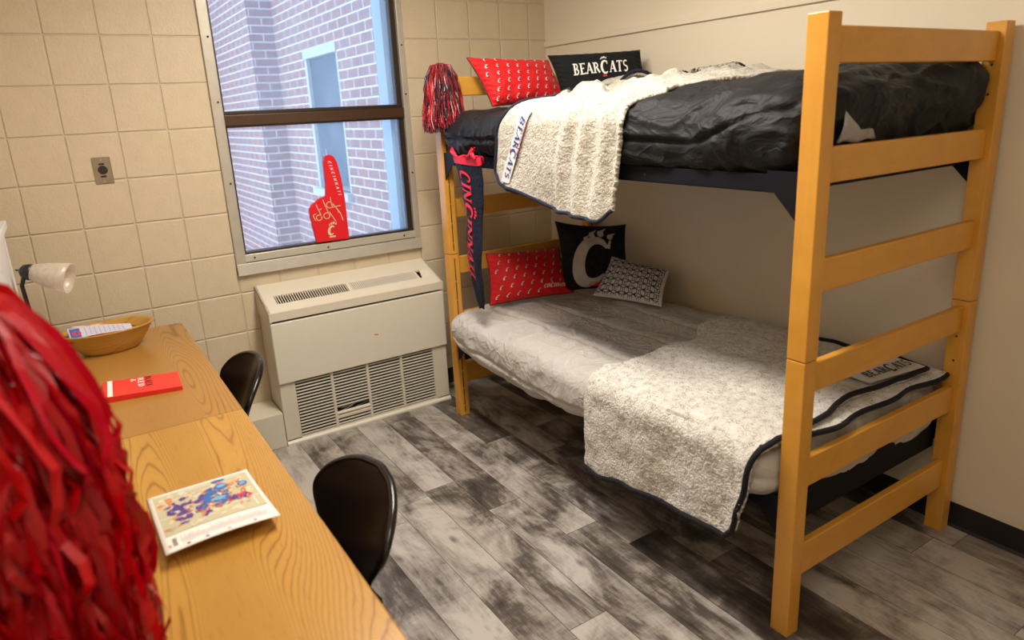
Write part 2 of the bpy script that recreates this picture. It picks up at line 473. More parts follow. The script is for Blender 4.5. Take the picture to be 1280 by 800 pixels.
# ------------------------------------------------------------------ lettering
def arc(cx, cy, rx, ry, a0, a1, w, n=14, wf=None):
    """thick arc as quads"""
    out = []
    P = []
    for i in range(n+1):
        t = i/n; a = math.radians(a0+(a1-a0)*t)
        ww = w*(wf(t) if wf else 1)
        c, s = cos(a), sin(a)
        P.append(((cx+(rx+ww/2)*c, cy+(ry+ww/2)*s), (cx+(rx-ww/2)*c, cy+(ry-ww/2)*s)))
    for i in range(n): out.append([P[i][0], P[i][1], P[i+1][1], P[i+1][0]])
    return out
def bar(x0, y0, x1, y1, w, w1=None, n=3):
    w1 = w if w1 is None else w1
    dx, dy = x1-x0, y1-y0; L = sqrt(dx*dx+dy*dy); nx, ny = -dy/L, dx/L
    out = []
    for i in range(n):
        a, b = i/n, (i+1)/n
        wa, wb = (w+(w1-w)*a)/2, (w+(w1-w)*b)/2
        xa, ya, xb, yb = x0+dx*a, y0+dy*a, x0+dx*b, y0+dy*b
        out.append([(xa+nx*wa, ya+ny*wa), (xa-nx*wa, ya-ny*wa), (xb-nx*wb, yb-ny*wb), (xb+nx*wb, yb+ny*wb)])
    return out
def serif(x, y, w=.34, h=.07): return bar(x-w/2, y, x+w/2, y, h, n=1)
def G(ch):
    st = .17
    if ch == 'B': return .66, bar(.16,0,.16,1,st)+serif(.12,.035,.28)+serif(.12,.965,.28)+arc(.30,.75,.17,.20,-90,90,.12,8)+arc(.30,.27,.22,.225,-90,90,.13,8)+bar(.16,.96,.31,.96,.09,n=1)+bar(.16,.52,.33,.52,.08,n=1)+bar(.16,.045,.31,.045,.09,n=1)
    if ch == 'E': return .60, bar(.16,0,.16,1,st)+serif(.12,.035,.28)+serif(.12,.965,.28)+bar(.16,.955,.56,.955,.09)+bar(.16,.52,.46,.52,.09)+bar(.16,.045,.58,.045,.09)+bar(.54,.84,.55,1,.07,n=1)+bar(.57,0,.56,.17,.07,n=1)
    if ch == 'A': return .76, bar(.10,0,.40,1,.09)+bar(.40,1,.64,0,.19)+bar(.2,.32,.56,.32,.08)+serif(.10,.03,.22)+serif(.64,.03,.28)
    if ch == 'R': return .72, bar(.16,0,.16,1,st)+serif(.14,.035,.32)+serif(.12,.965,.28)+arc(.30,.73,.19,.215,-90,90,.13,8)+bar(.16,.955,.31,.955,.09,n=1)+bar(.16,.51,.33,.51,.08,n=1)+bar(.34,.52,.64,.02,.17)
    if ch == 'C': return .72, arc(.40,.5,.28,.44,50,310,.13,16,lambda t: .65+.75*sin(pi*t))+bar(.585,.70,.585,.93,.06,n=1)
    if ch == 'T': return .64, bar(.32,0,.32,1,st)+bar(.03,.955,.61,.955,.09)+serif(.32,.035,.32)+bar(.045,.82,.045,1,.06,n=1)+bar(.595,.82,.595,1,.06,n=1)
    if ch == 'S': return .58, arc(.29,.735,.18,.215,40,270,.13,10)+arc(.29,.275,.19,.225,90,-140,.14,10)
    if ch == 'I': return .34, bar(.17,0,.17,1,st)+serif(.17,.035,.32)+serif(.17,.965,.32)
    if ch == 'N': return .78, bar(.13,0,.13,1,.09)+bar(.13,1,.62,0,.18)+bar(.64,0,.64,1,.09)+serif(.13,.03,.24)+serif(.1,.965,.22)+serif(.64,.965,.24)
    if ch == 'D': return .72, bar(.16,0,.16,1,st)+arc(.28,.5,.30,.45,-90,90,.15,10)
    if ch == 'L': return .56, bar(.16,0,.16,1,st)+bar(.1,.05,.54,.05,.1)
    if ch == 'K': return .70, bar(.16,0,.16,1,st)+bar(.2,.45,.6,1,.12)+bar(.3,.58,.64,0,.16)
    if ch == '&': return .74, arc(.33,.76,.13,.17,0,360,.1,12)+arc(.31,.28,.21,.24,60,330,.12,12)+bar(.24,.62,.66,.02,.12)
    return .35, []
def paws(cx, cy, s):
    """four toe pads with claws in an arc over the C"""
    out = []
    for k, (dx, dy, r, rot) in enumerate(((-.26, .02, .055, 35), (-.09, .12, .075, 15), (.10, .15, .085, -5), (.27, .07, .06, -30))):
        X, Y = cx+dx*s, cy+dy*s
        a = math.radians(60+rot*.3)
        out += arc(X, Y, r*.5*s, r*.75*s, 0, 360, r*1.0*s, 12)
        out += bar(X+r*.2*s, Y+r*.7*s, X+(.11)*s*cos(a)*1.2, Y+.11*s*sin(a)*1.3, r*.9*s, .01*s, 2)
    return out
def word(txt, slant=.25, gap=.04, bigC=None, foot=False):
    """returns dict colour -> quads for a flared italic wordmark of cap height 1, and its width"""
    x = 0; q = []; foots = []
    for k, ch in enumerate(txt):
        w, g = G(ch)
        sc, dy = (1.28, -.14) if bigC == k else (1, 0)
        for f in g: q.append([(x+p[0]*sc, p[1]*sc+dy) for p in f])
        if bigC == k:
            for f in paws(x+.42, 1.27, 1.0): q.append(f)
            if foot: foots += bar(x+.18, -.29, x+.62, -.29, .16, n=2)
        x += w*sc+gap
    sl = lambda fs: [[(p[0]+slant*p[1], p[1]) for p in f] for f in fs]
    return sl(q), sl(foots), x
def put(mb, quads, mat, fn, off=.0012):
    """lay quads of a plane on a surface; fn(x, y, off) -> 3D point"""
    for f in quads:
        a = 0
        for i in range(len(f)):
            x0, y0 = f[i]; x1, y1 = f[(i+1) % len(f)]; a += x0*y1-x1*y0
        ff = f if a > 0 else f[::-1]
        vs = [Vector(fn(p[0], p[1], off)) for p in ff]
        if len(ff) == 4:
            n1 = min(14, max(1, math.ceil(max((vs[1]-vs[0]).length, (vs[2]-vs[3]).length)/.007)))
            n2 = min(14, max(1, math.ceil(max((vs[3]-vs[0]).length, (vs[2]-vs[1]).length)/.007)))
            if n1*n2 > 1:
                g = []
                for i in range(n1+1):
                    for j in range(n2+1):
                        u, v = i/n1, j/n2
                        g.append(fn(*[(ff[0][c]*(1-u)+ff[1][c]*u)*(1-v)+(ff[3][c]*(1-u)+ff[2][c]*u)*v for c in (0, 1)], off))
                mb.add(g, [(i*(n2+1)+j, (i+1)*(n2+1)+j, (i+1)*(n2+1)+j+1, i*(n2+1)+j+1) for i in range(n1) for j in range(n2)], mat)
                continue
        mb.add(vs, [tuple(range(len(ff)))], mat)
def xf(quads, s=1, ox=0, oy=0, rot=0, sy=None):
    sy = s if sy is None else sy
    c, n = cos(rot), sin(rot)
    return [[(ox+(p[0]*s)*c-(p[1]*sy)*n, oy+(p[0]*s)*n+(p[1]*sy)*c) for p in f] for f in quads]

# ------------------------------------------------------------------ room
XL, XR, YN, ZC = -.47, 2.5577, -4.7, 2.62
wx0, wx1, wz0, wz1 = .613, 1.617, .873, 2.42
b = MB()
b.box((XL-.1, 0, -.1), (wx0, .22, ZC), M['block']); b.box((wx1, 0, -.1), (XR+.1, .22, ZC), M['block'])
b.box((wx0, 0, -.1), (wx1, .22, wz0), M['block']); b.box((wx0, 0, wz1), (wx1, .22, ZC), M['block'])
struct(b.build('wall_back'))
b = MB(); b.box((XR, YN, -.1), (XR+.1, 0, ZC), M['wall']); struct(b.build('wall_right'))
b = MB(); b.box((XL-.1, YN, -.1), (XL, 0, ZC), M['block']); struct(b.build('wall_left'))
b = MB(); b.box((XL-.1, YN-.1, -.1), (XR+.1, YN, ZC), M['wall']); struct(b.build('wall_front'))
b = MB(); b.box((XL-.1, YN-.1, ZC), (XR+.1, .22, ZC+.1), M['ceil']); struct(b.build('ceiling'))
b = MB(); b.box((XL-.1, YN-.1, -.1), (XR+.1, 0, 0), M['floor']); struct(b.build('floor'))
b = MB(); b.box((XR-.006, YN, 0), (XR, -.006, .098), M['base']); b.prism([(XR-.006, 0), (XR-.016, 0), (XR-.006, .012)], YN, -.006, M['base']); struct(b.build('baseboard_right', bevel=.002))
b = MB(); b.box((1.63, -.006, 0), (XR, 0, .098), M['base']); struct(b.build('baseboard_back', bevel=.002))
b = MB(); b.box((XR-.014, -4.0, 1.962), (XR, 0, 1.992), M['wall']); struct(b.build('trim_1', bevel=.003))

# ------------------------------------------------------------------ window
wn = bpy.data.objects.new('window_1', None); COL.objects.link(wn); struct(wn); wn.location = (0, 0, 0)
b = MB()   # outer painted frame
A = M['alu']
b.box((wx0-.004, -.012, wz0-.003), (wx0+.044, .12, wz1), A); b.box((wx1-.028, -.012, wz0-.003), (wx1+.004, .12, wz1), A)
b.box((wx0, -.012, wz1-.04), (wx1, .12, wz1+.004), A)
b.prism([(-.026, .873), (-.012, .932), (.12, .932), (.12, .873)], wx0-.004, wx1+.004, A, axis=0)
b.prism([(-.012, .936), (-.006, .974), (.12, .974), (.12, .936)], wx0, wx1, A, axis=0)
b.build('window_frame', wn, bevel=.003)
for k, (x, z, y) in enumerate([(.70, .955, -.011), (1.08, .953, -.011), (1.52, .955, -.011), (.640, 1.33, -.013), (.640, 1.71, -.013), (.640, 2.0, -.013), (1.604, 1.72, -.013), (1.604, 1.97, -.013), (1.604, 1.3, -.013)]):
    s_ = MB(); s_.tube([(x, y, z), (x, y-.004, z)], .0045, M['hole'], 8); s_.build('screw', wn)
b = MB(); S = M['sash']
b.box((.652, .010, .960), (.668, .060, wz1-.04), S); b.box((1.558, .010, .960), (1.590, .060, wz1-.04), S)
b.box((.652, .004, .950), (1.590, .060, .985), S); b.box((.652, .010, wz1-.06), (1.590, .060, wz1-.03), S)
b.build('sash_frame', wn, bevel=.003)
b = MB(); b.box((.655, -.004, 1.598), (1.590, .050, 1.650), M['sash2']); b.box((.655, .002, 1.650), (1.575, .050, 1.668), S); b.box((.655, .002, 1.590), (1.590, .05, 1.598), S)
b.build('meeting_rail', wn, bevel=.003)
b = MB(); b.box((.664, .032, .980), (1.562, .036, 1.600), M['glass']); b.build('lower_pane', wn)
b = MB(); b.box((.664, .044, 1.655), (1.562, .048, wz1-.05), M['glass']); b.build('upper_pane', wn)
for lo_, hi_ in (((wx1-.06, .12, wz0), (wx1, .24, wz1)), ((wx0, .12, wz0), (wx0+.03, .24, wz1)), ((wx0, .12, wz0-.001), (wx1, .27, wz0+.03))):
    b = MB(); b.box(lo_, hi_, M['reveal']); b.build('outside_reveal', wn)

# ------------------------------------------------------------------ outside: brick wing
ow = thing('brick_building', 'red brick building wing with a tall narrow window, seen outside the window', 'building', (1.9, .3, -3))
def rel(mb, o): mb.v = [tuple(Vector(p)-Vector(o)) for p in mb.v]
b = MB()
y0_, y1_ = 1.80, 2.62; za, zb = 1.02, 2.17
b.box((1.9, .26, -3), (2.4, y0_, 7), M['brick']); b.box((1.9, y1_, -3), (2.4, 3.42, 7), M['brick'])
b.box((1.9, y0_, -3), (2.4, y1_, za), M['brick']); b.box((1.9, y0_, zb), (2.4, y1_, 7), M['brick'])
b.box((1.67, 3.42, -3), (2.4, 9.5, 7), M['brick'])
rel(b, (1.9, .3, -3)); b.build('brick_wall', ow)
b = MB()
b.box((1.93, y0_+.04, za+.04), (1.945, y1_-.05, zb-.06), M['bluewin'])
rel(b, (1.9, .3, -3)); b.build('pane', ow)
b = MB(); Wf = M['whiteframe']
b.box((1.89, y0_, zb-.07), (1.95, y1_, zb), Wf); b.box((1.90, y1_-.06, za), (1.95, y1_, zb), Wf); b.box((1.90, y0_, za), (1.95, y0_+.03, zb), Wf)
b.box((1.85, y0_-.03, za-.06), (1.95, y1_+.03, za), Wf)
rel(b, (1.9, .3, -3)); b.build('window_frame', ow)
b = MB(); b.box((-14, .3, -3.2), (12, 16, -3.0), M['concrete']); g = b.build('ground_outside'); struct(g)

# ------------------------------------------------------------------ heater
hx0, hx1, hy = .6804, 1.6233, -.2208
ht = thing('wall_heater', 'cream metal fan-coil heater cabinet with louvred grilles under the window', 'heater', (hx0, hy, 0))
o_ = (hx0, hy, 0)
def part(mb, name, par, org, **k):
    rel(mb, org); return mb.build(name, par, **k)
H = M['heater']; H2 = M['heater2']
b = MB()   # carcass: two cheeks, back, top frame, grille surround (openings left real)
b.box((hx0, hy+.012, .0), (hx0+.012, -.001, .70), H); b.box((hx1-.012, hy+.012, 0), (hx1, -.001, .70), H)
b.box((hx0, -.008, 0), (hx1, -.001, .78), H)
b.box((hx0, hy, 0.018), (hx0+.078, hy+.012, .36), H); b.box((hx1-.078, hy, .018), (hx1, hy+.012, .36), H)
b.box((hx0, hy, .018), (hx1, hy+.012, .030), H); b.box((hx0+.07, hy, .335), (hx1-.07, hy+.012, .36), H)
b.box((hx0+.012, hy+.05, .02), (hx1-.012, hy+.06, .36), M['hole'])  # near-black plate paints the shade behind the louvres
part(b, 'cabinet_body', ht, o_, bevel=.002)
b = MB(); b.prism([(hy-.012, 0), (hy-.012, .012), (hy+.004, .026), (hy+.02, .026), (hy+.02, 0)], hx0-.002, hx1+.004, H2, axis=0); part(b, 'bottom_sill', ht, o_, bevel=.002)
b = MB(); b.box((hx0-.004, hy-.014, .338), (hx1+.004, hy+.010, .656), H2)
part(b, 'front_panel', ht, o_, bevel=.006, seg=3)
b = MB(); b.box((1.20, hy-.0150, .487), (1.222, hy-.0138, .492), M['print_r'], Matrix.Translation((1.21, 0, .49)) @ Matrix.Rotation(.15, 4, 'Y') @ Matrix.Translation((-1.21, 0, -.49))); part(b, 'red_scuff', ht, o_)
# sloping lid : from (0,.8075) at wall to (hy,.72) at front
lidz = lambda y: .715 + (y-hy)/(-hy)*(.8075-.715)
gx = [(hx0+.060, hx0+.435), (hx0+.455, hx0+.830)]
gy0, gy1 = hy+.050, hy+.118
b = MB()
def slab(x0, x1, ya, yb, th=.010):
    b.add([(x0, ya, lidz(ya)), (x1, ya, lidz(ya)), (x1, yb, lidz(yb)), (x0, yb, lidz(yb)), (x0, ya, lidz(ya)-th), (x1, ya, lidz(ya)-th), (x1, yb, lidz(yb)-th), (x0, yb, lidz(yb)-th)],
          [(0,1,2,3),(7,6,5,4),(0,4,5,1),(1,5,6,2),(2,6,7,3),(3,7,4,0)], H)
fy = hy-.016
slab(hx0-.0035, hx1+.0035, fy+.006, gy0); slab(hx0-.004, hx1+.004, gy1, -.001)
slab(hx0-.004, gx[0][0], gy0, gy1); slab(gx[0][1], gx[1][0], gy0, gy1)
slab(gx[1][1], gx[1][1]+.012, gy0, gy1); slab(gx[1][1]+.085, hx1+.004, gy0, gy1)
b.box((hx0-.0046, fy-.0006, .668), (hx1+.0046, fy+.010, lidz(fy)+.0015), H)
b.prism([(fy, .664), (-.001, .664), (-.001, lidz(-.001)), (fy, lidz(fy))], hx0-.004, hx0+.006, H, axis=0)
b.prism([(fy, .664), (-.001, .664), (-.001, lidz(-.001)), (fy, lidz(fy))], hx1-.006, hx1+.004, H, axis=0)
part(b, 'lid', ht, o_)
b = MB(); b.box((hx0+.02, hy+.03, .62), (hx1-.02, -.02, .640), M['hole']); part(b, 'inner_shade_sheet', ht, o_)  # near-black sheet paints the shade under the top grilles
# top grilles: transverse bars
for k, (xa, xb) in enumerate(gx):
    b = MB(); n = 30 if k == 0 else 36
    for i in range(n):
        x = xa+(i+.5)*(xb-xa)/n
        w = .0019 if k == 0 else .0032
        b.add([(x-w, gy0, lidz(gy0)), (x+w, gy0, lidz(gy0)), (x+w, gy1, lidz(gy1)), (x-w, gy1, lidz(gy1)), (x-w, gy0, lidz(gy0)-.003), (x+w, gy0, lidz(gy0)-.003), (x+w, gy1, lidz(gy1)-.003), (x-w, gy1, lidz(gy1)-.003)],
              [(0,1,2,3),(7,6,5,4),(0,4,5,1),(1,5,6,2),(2,6,7,3),(3,7,4,0)], H if k == 0 else H2)
    part(b, 'top_grille', ht, o_)
b = MB(); xa = gx[1][1]+.012
b.add([(xa+.012, gy0, lidz(gy0)), (xa+.073, gy0, lidz(gy0)), (xa+.073, gy1, lidz(gy1)+.004), (xa+.030, gy1, lidz(gy1)-.004)], [(0,1,2,3)], H2)
part(b, 'control_flap', ht, o_, solid=.003)
# front louvres
gz0, gz1 = .032, .335
gcols = [(hx0+.080, hx0+.263), (hx0+.275, hx0+.458), (hx0+.472, hx0+.655), (hx0+.670, hx0+.856)]
for k, (xa, xb) in enumerate(gcols):
    b = MB(); n = 18
    for i in range(n):
        z = gz0+(i+.5)*(gz1-gz0)/n
        if k == 1 and .090 < z < .138:
            if z < .108:   # broken slat hanging down
                b.prism([(hy, z-.014), (hy+.012, z-.006), (hy+.012, z-.002), (hy, z-.009)], xa, xb, H, axis=0)
            continue
        b.prism([(hy+.000, z-.0045), (hy+.007, z-.0020), (hy+.007, z+.0010), (hy+.000, z+.0005)], xa, xb, H2, axis=0)
    part(b, 'front_grille', ht, o_)
for xa in (hx0+.263, hx0+.458, hx0+.655, hx0+.856):
    b = MB(); b.box((xa, hy-.001, .028), (xa+.013, hy+.012, .338), H); part(b, 'grille_bar', ht, o_)
b = MB(); rr = random.Random(3)
for i in range(14):
    x = hx0+.285+rr.random()*.15; b.tube([(x, hy+.03, .094+rr.random()*.03), (x+.05+rr.random()*.03, hy+.028+rr.random()*.01, .104+rr.random()*.025)], .003, M['bolt'], 5)
part(b, 'inner_fins', ht, o_)['kind'] = 'stuff'
b = MB(); b.box((XL+.001, hy-.004, 0), (hx0-.004, -.001, .186), H)
tag(b.build('pipe_cover', origin=(.2, -.11, 0), bevel=.004), 'low cream boxed pipe cover on the floor left of the heater', 'pipe cover')

# ------------------------------------------------------------------ outlet on wall
op = thing('wall_outlet', 'small stainless power outlet plate with brown socket on the block wall', 'outlet', (.118, 0, 1.438))
b = MB(); b.box((-.036, -.005, -.058), (.036, -.0005, .058), M['outlet']); b.build('cover_plate', op, bevel=.003)
b = MB(); b.lathe([(0, .0), (.017, 0), (.019, -.002)], M['receptacle'], Matrix.Translation((0, -.0052, .002)) @ Matrix.Rotation(-pi/2, 4, 'X') @ Matrix.Scale(1, 4), 24)
b.v = [(x, -.0052-abs(y+.0052)*1.0, z) for x, y, z in b.v]; b.build('socket', op)
for z in (.046, -.046):
    b = MB(); b.tube([(0, -.005, z), (0, -.0065, z)], .004, M['chrome'], 10); b.build('screw', op)
for z in (.028, -.026):
    b = MB(); b.box((-.012, -.0062, z-.004), (.010, -.005, z+.004), M['receptacle']); b.build('label_plate', op)

# ------------------------------------------------------------------ bunk bed
Xf, Xb, DX, DY, YE, YH = 1.5581, 2.4773, .0548, .061, -2.544, -.4162
ZT, ZS = 1.8097, .904
bed = thing('bunk_bed', 'honey maple bunk bed with two stacked frames along the right wall', 'bunk bed', (2.04, -1.48, 0))
bo = (2.04, -1.48, 0)
for (x, ya) in ((Xf, YE), (Xb, YE), (Xf, YH-DY), (Xb, YH-DY)):
    for (za, zb) in ((0, ZS-.001), (ZS+.001, ZT)):
        b = MB(); b.box((x, ya, za), (x+DX, ya+DY, zb), M['mapleZ'])
        po = part(b, 'bed_post', bed, bo, bevel=.003, seg=2)
        # routed slot with bolt holes on the inner face
        if ya > -1:
            b = MB(); b.box((x+.024, ya-.0008, za+.02), (x+.029, ya+.0005, zb-.02), M['hole']); part(b, 'rail_slot', po, bo)
            z = za+.06
            while z < zb-.05:
                b = MB(); b.tube([(x+.0265, ya, z), (x+.0265, ya-.0022, z)], .0035, M['bolt'], 6); z += .1
                part(b, 'slot_bolt', po, bo)
        else:
            for z in (zb-.13, zb-.22):
                b = MB(); b.tube([(x-.0002, ya+.030, z), (x-.0012, ya+.030, z)], .004, M['hole'], 8)
                if x > 2: part(b, 'bolt_hole', po, bo)
bands = [(1.690, 1.781), (1.388, 1.483), (1.089, 1.184), (.793, .885), (.488, .586), (.182, .292)]
for yc in (YE+.031, YH-DY/2):
    for za, zb in bands:
        b = MB(); b.box((Xf+DX, yc-.0125, za), (Xb, yc+.0125, zb), M['mapleX']); part(b, 'end_slat', bed, bo, bevel=.005, seg=3)
for za, zb in ((1.362, 1.412), (.40, .45)):
    for x0, s in ((Xf+.012, 1), (Xb+DX-.016, -1)):
        b = MB(); b.box((x0, YE+DY+.004, za), (x0+.004, YH-DY-.004, zb), M['steel']); xx = sorted((x0, x0+s*.03)); b.box((xx[0], YE+DY+.004, za), (xx[1], YH-DY-.004, za+.004), M['steel'])
        sr = part(b, 'side_rail', bed, bo, bevel=.001)
        if s == 1:
            for y in (-.9, -1.35, -1.9):
                b = MB(); b.tube([(x0, y, (za+zb)/2), (x0-.002, y, (za+zb)/2)], .004, M['hole'], 8); part(b, 'rivet_hole', sr, bo)
    for ya, s in ((YE+DY, 1), (YH-DY, -1)):   # corner gussets hooked in the post slots
        for x0 in (Xf+.008, Xb+DX-.012):
            b = MB(); b.prism([(ya+s*.001, zb+.010), (ya+s*.10, zb+.010), (ya+s*.10, za), (ya+s*.075, za), (ya+s*.001, za-.075)], x0, x0+.0035, M['steel'], axis=0)
            part(b, 'corner_bracket', bed, bo)
    for y in (YE+DY+.012, YH-DY-.016):
        b = MB(); b.box((Xf+.04, y, (za+.026 if za > 1 else .325)), (Xb+.02, y+.004, zb), M['steel']); part(b, 'end_rail', bed, bo)
    b = MB(); b.box((Xf+.02, YE+DY+.02, za+.006), (Xb+.03, YH-DY-.02, za+.012), M['steel']); part(b, 'spring_deck', bed, bo)

# ------------------------------------------------------------------ bedding shapes
def nz(p, s, o=0): return noise.noise(Vector((p[0]*s+o, p[1]*s+o*.7, p[2]*s-o)))
def sstep(a, b_, x):
    t = max(0, min(1, (x-a)/(b_-a))); return t*t*(3-2*t)
def pl_interp(pts, x):
    if x <= pts[0][0]: return pts[0][1]
    for (a, va), (b_, vb) in zip(pts, pts[1:]):
        if x <= b_:
            t = (x-a)/(b_-a); t = t*t*(3-2*t); return va+(vb-va)*t
    return pts[-1][1]
def puffbox(lo, hi, r, nx, ny, nz_, post):
    """rounded box surface as one closed grid mesh, deformed by post(p, n)"""
    lo = Vector(lo); hi = Vector(hi); c = (lo+hi)/2; h = (hi-lo)/2
    bm = bmesh.new(); cache = {}
    N = (nx, ny, nz_)
    def V(i, j, k):
        key = (i, j, k)
        if key not in cache:
            q = Vector(((2*i/nx-1)*h.x, (2*j/ny-1)*h.y, (2*k/nz_-1)*h.z))
            inner = Vector([max(-(h[a]-r), min(h[a]-r, q[a])) for a in range(3)])
            d = q-inner
            if d.length > 1e-9: n = d.normalized(); q = inner+n*r
            else: n = Vector((0, 0, 1))
            cache[key] = bm.verts.new(post(c+q, n))
        return cache[key]
    for i in range(nx):
        for j in range(ny):
            bm.faces.new((V(i,j,nz_), V(i+1,j,nz_), V(i+1,j+1,nz_), V(i,j+1,nz_)))
            bm.faces.new((V(i,j+1,0), V(i+1,j+1,0), V(i+1,j,0), V(i,j,0)))
    for i in range(nx):
        for k in range(nz_):
            bm.faces.new((V(i,0,k), V(i+1,0,k), V(i+1,0,k+1), V(i,0,k+1)))
            bm.faces.new((V(i,ny,k+1), V(i+1,ny,k+1), V(i+1,ny,k), V(i,ny,k)))
    for j in range(ny):
        for k in range(nz_):
            bm.faces.new((V(0,j,k+1), V(0,j+1,k+1), V(0,j+1,k), V(0,j,k)))
            bm.faces.new((V(nx,j,k), V(nx,j+1,k), V(nx,j+1,k+1), V(nx,j,k+1)))
    return bm
def link_bm(bm, name, mat, parent=None):
    me = bpy.data.meshes.new(name); bm.to_mesh(me); bm.free(); me.materials.append(mat)
    for p in me.polygons: p.use_smooth = True
    o = bpy.data.objects.new(name, me); COL.objects.link(o)
    if parent: o.parent = parent
    return o

# lower: silver comforter
LZ = .615
def low_bot(y): return pl_interp([(-2.49, .425), (-2.1, .395), (-1.67, .383), (-1.13, .345), (-.75, .368), (-.62, .395), (-.50, .45), (-.47, .47)], y)
SEAMS_L = [('x', 1.72), ('x', 1.98), ('x', 2.24)]
def low_post(p, n):
    x, y, z = p
    t = (z-.36)/(LZ-.36)
    zb = low_bot(y)
    if x < 2.0:
        w = 1-sstep(1.56, 2.0, x)
        z = z*(1-w)+w*(zb+t*(LZ-zb))
    p = Vector((x, y, z))
    top = max(0, n.z)
    front = max(0, -n.x)
    d = .010*nz(p, 5, 3)+.006*nz(p, 13, 9)
    # soft puckered creases
    cr = abs(nz((p.x+.1*nz(p, 3), p.y, p.z), 9, 21)); d += .007*(1-min(1, cr*4))*.6
    # fine puckers pulled in by the channel stitching
    near = min(abs(p.x-sx) for _, sx in SEAMS_L)
    pk = abs(nz((p.x*.6, p.y*1.5, p.z), 26, 61)); d += .0030*(1-min(1, pk*3.5))*math.exp(-(near/.05)**2)
    # quilt channels run along the bed
    for _, sx in SEAMS_L:
        s_ = p.x+.012*sin(p.y*4+sx*9)
        d -= top*.011*math.exp(-((s_-sx)/.013)**2)
    d += top*.006*abs(cos((p.x-1.72)/.26*pi))
    sz = zb+.085+.02*sin(p.y*5)
    d -= front*.010*math.exp(-((p.z-sz)/.011)**2)
    q = p+n*d
    # belly of the hanging edge
    if front > .3: q.x -= .018*sin(pi*max(0, min(1, t)))
    if y < -2.40: q.z += .0
    return q
cf = puffbox((1.515, -2.478, .36), (2.528, -.480, LZ), .095, 150, 300, 44, low_post)
lc = link_bm(cf, 'comforter', M['silver'])
tag(lc, 'silver grey quilted comforter with channel seams on the lower bunk', 'comforter', 'comforters on the bunk bed')

# upper: black comforter
def up_top(x, y):
    z = 1.600+.02*sstep(1.58, 1.9, x)+.025*sstep(1.9, 2.4, x)
    z += .045*sstep(-1.6, -2.35, y)*sstep(1.50, 1.75, x)
    z += .020*sstep(-.9, -1.3, y)
    z += .035*sstep(2.05, 2.4, x)*sstep(-2.0, -2.3, y)
    return z
def up_post(p, n):
    x, y, z = p
    t = (z-1.40)/.2
    zt = up_top(x, y)
    zb = 1.404
    if y < -2.44: zb = 1.404+.082*sstep(-2.44, -2.475, y)
    z = zb+t*(zt-zb)
    p = Vector((x, y, z))
    d = .016*nz(p, 4, 30)+.008*nz(p, 11, 5)
    cr = abs(nz((p.x, p.y+.3*nz(p, 2.5), p.z*1.8), 7, 44)); d += .012*(1-min(1, cr*3.5))
    front = max(0, -n.x); top = max(0, n.z)
    # stitched seam on the front face, rising towards the foot
    sz = 1.495+.09*sstep(-2.1, -2.4, y)*1.0+.006*sin(y*9)
    d -= front*.014*math.exp(-((p.z-sz)/.008)**2)
    for sx in (1.86, 2.14): d -= top*.010*math.exp(-((p.x-sx)/.012)**2)
    q = p+n*d
    if front > .3: q.x -= .012*sin(pi*max(0, min(1, t)))
    # the turned end sags over the foot slat
    if n.y < -.3: q.y -= .030*sin(pi*max(0, min(1, t)))*sstep(1.62, 1.8, x)
    return q
cu = puffbox((1.553, -2.478, 1.40), (2.522, -.482, 1.60), .085, 100, 210, 30, up_post)
uc = link_bm(cu, 'comforter', M['blackcloth'])
tag(uc, 'black rumpled comforter with stitched seams on the upper bunk', 'comforter', 'comforters on the bunk bed')
# pale lining showing where the cover is turned up at the foot, and the bunched far corner
b = MB()
def flap(u, v):
    x = 1.700+.17*u; z = 1.487+.095*v*(1-u)**.6+.004*sin(9*u)
    return (x+.02*v, -2.502-.012*sin(pi*v)*(1-u)+.008*u, z)
b.grid(flap, 12, 10, M['lining']); b.build('turned_lining', uc, smooth=True, solid=.006)
bm = puffbox((2.20, -2.50, 1.50), (2.52, -2.20, 1.715), .095, 34, 30, 24,
             lambda p, n: p+n*(.020*nz(p, 6, 70)+.012*(1-min(1, abs(nz(p, 9, 77))*4))))
link_bm(bm, 'bunched_corner', M['blackcloth'], uc)
b = MB()
b.grid(lambda u, v: (2.500+.035*u+.006*sin(7*v), -2.47-.025*sin(pi*u)+.01*v, 1.50+.15*v+.01*sin(5*u)), 8, 12, M['sheet'])
b.build('sheet_corner', uc, smooth=True, solid=.006)

# ------------------------------------------------------------------ sherpa throws
def fluff(p, amp=1.0):
    d = noise.voronoi(Vector((p[0]*125, p[1]*125, p[2]*125)))[0][0]
    return amp*(.0042*(1-min(1, d*1.5))+.0030*nz(p, 38, 12)+.0022*nz(p, 150, 2))

def drape(name, mat, prof, ylo, yhi, s0, s1, nu, nv, fold, amp=1.0, parent=None, thick=.008):
    """prof(s, y) -> (x, z, nx, nz); s runs from the hanging hem (0) over the edge to the wall"""
    me = MB()
    pts = []
    def base(u, v):
        s = s0(u)+(s1(u)-s0(u))*v
        y = ylo(v)+(yhi(v)-ylo(v))*u
        x, z, nx, nz2 = prof(s, y)
        f = fold(u, v, s, y)
        return Vector((x+nx*f, y, z+nz2*f)), Vector((nx, 0, nz2))
    def fn(u, v):
        p, n = base(u, v)
        e = min(u, 1-u, v*2, (1-v)*2)
        return p+n*(fluff(p, amp)*.55+thick)+Vector((0, 1, 0))*(.004*nz(p, 110, 50) if e < .02 else 0)
    me.grid(fn, nu, nv, mat)
    o = me.build(name, parent, smooth=True, solid=.014, off=-1)
    return o, base
def edge_tube(base, path, r, mat, name, parent, lift=.004):
    b = MB(); pts = []
    for u, v in path:
        p, n = base(u, v); pts.append(p+n*lift)
    b.tube(pts, r, mat, 7)
    return b.build(name, parent, smooth=True)

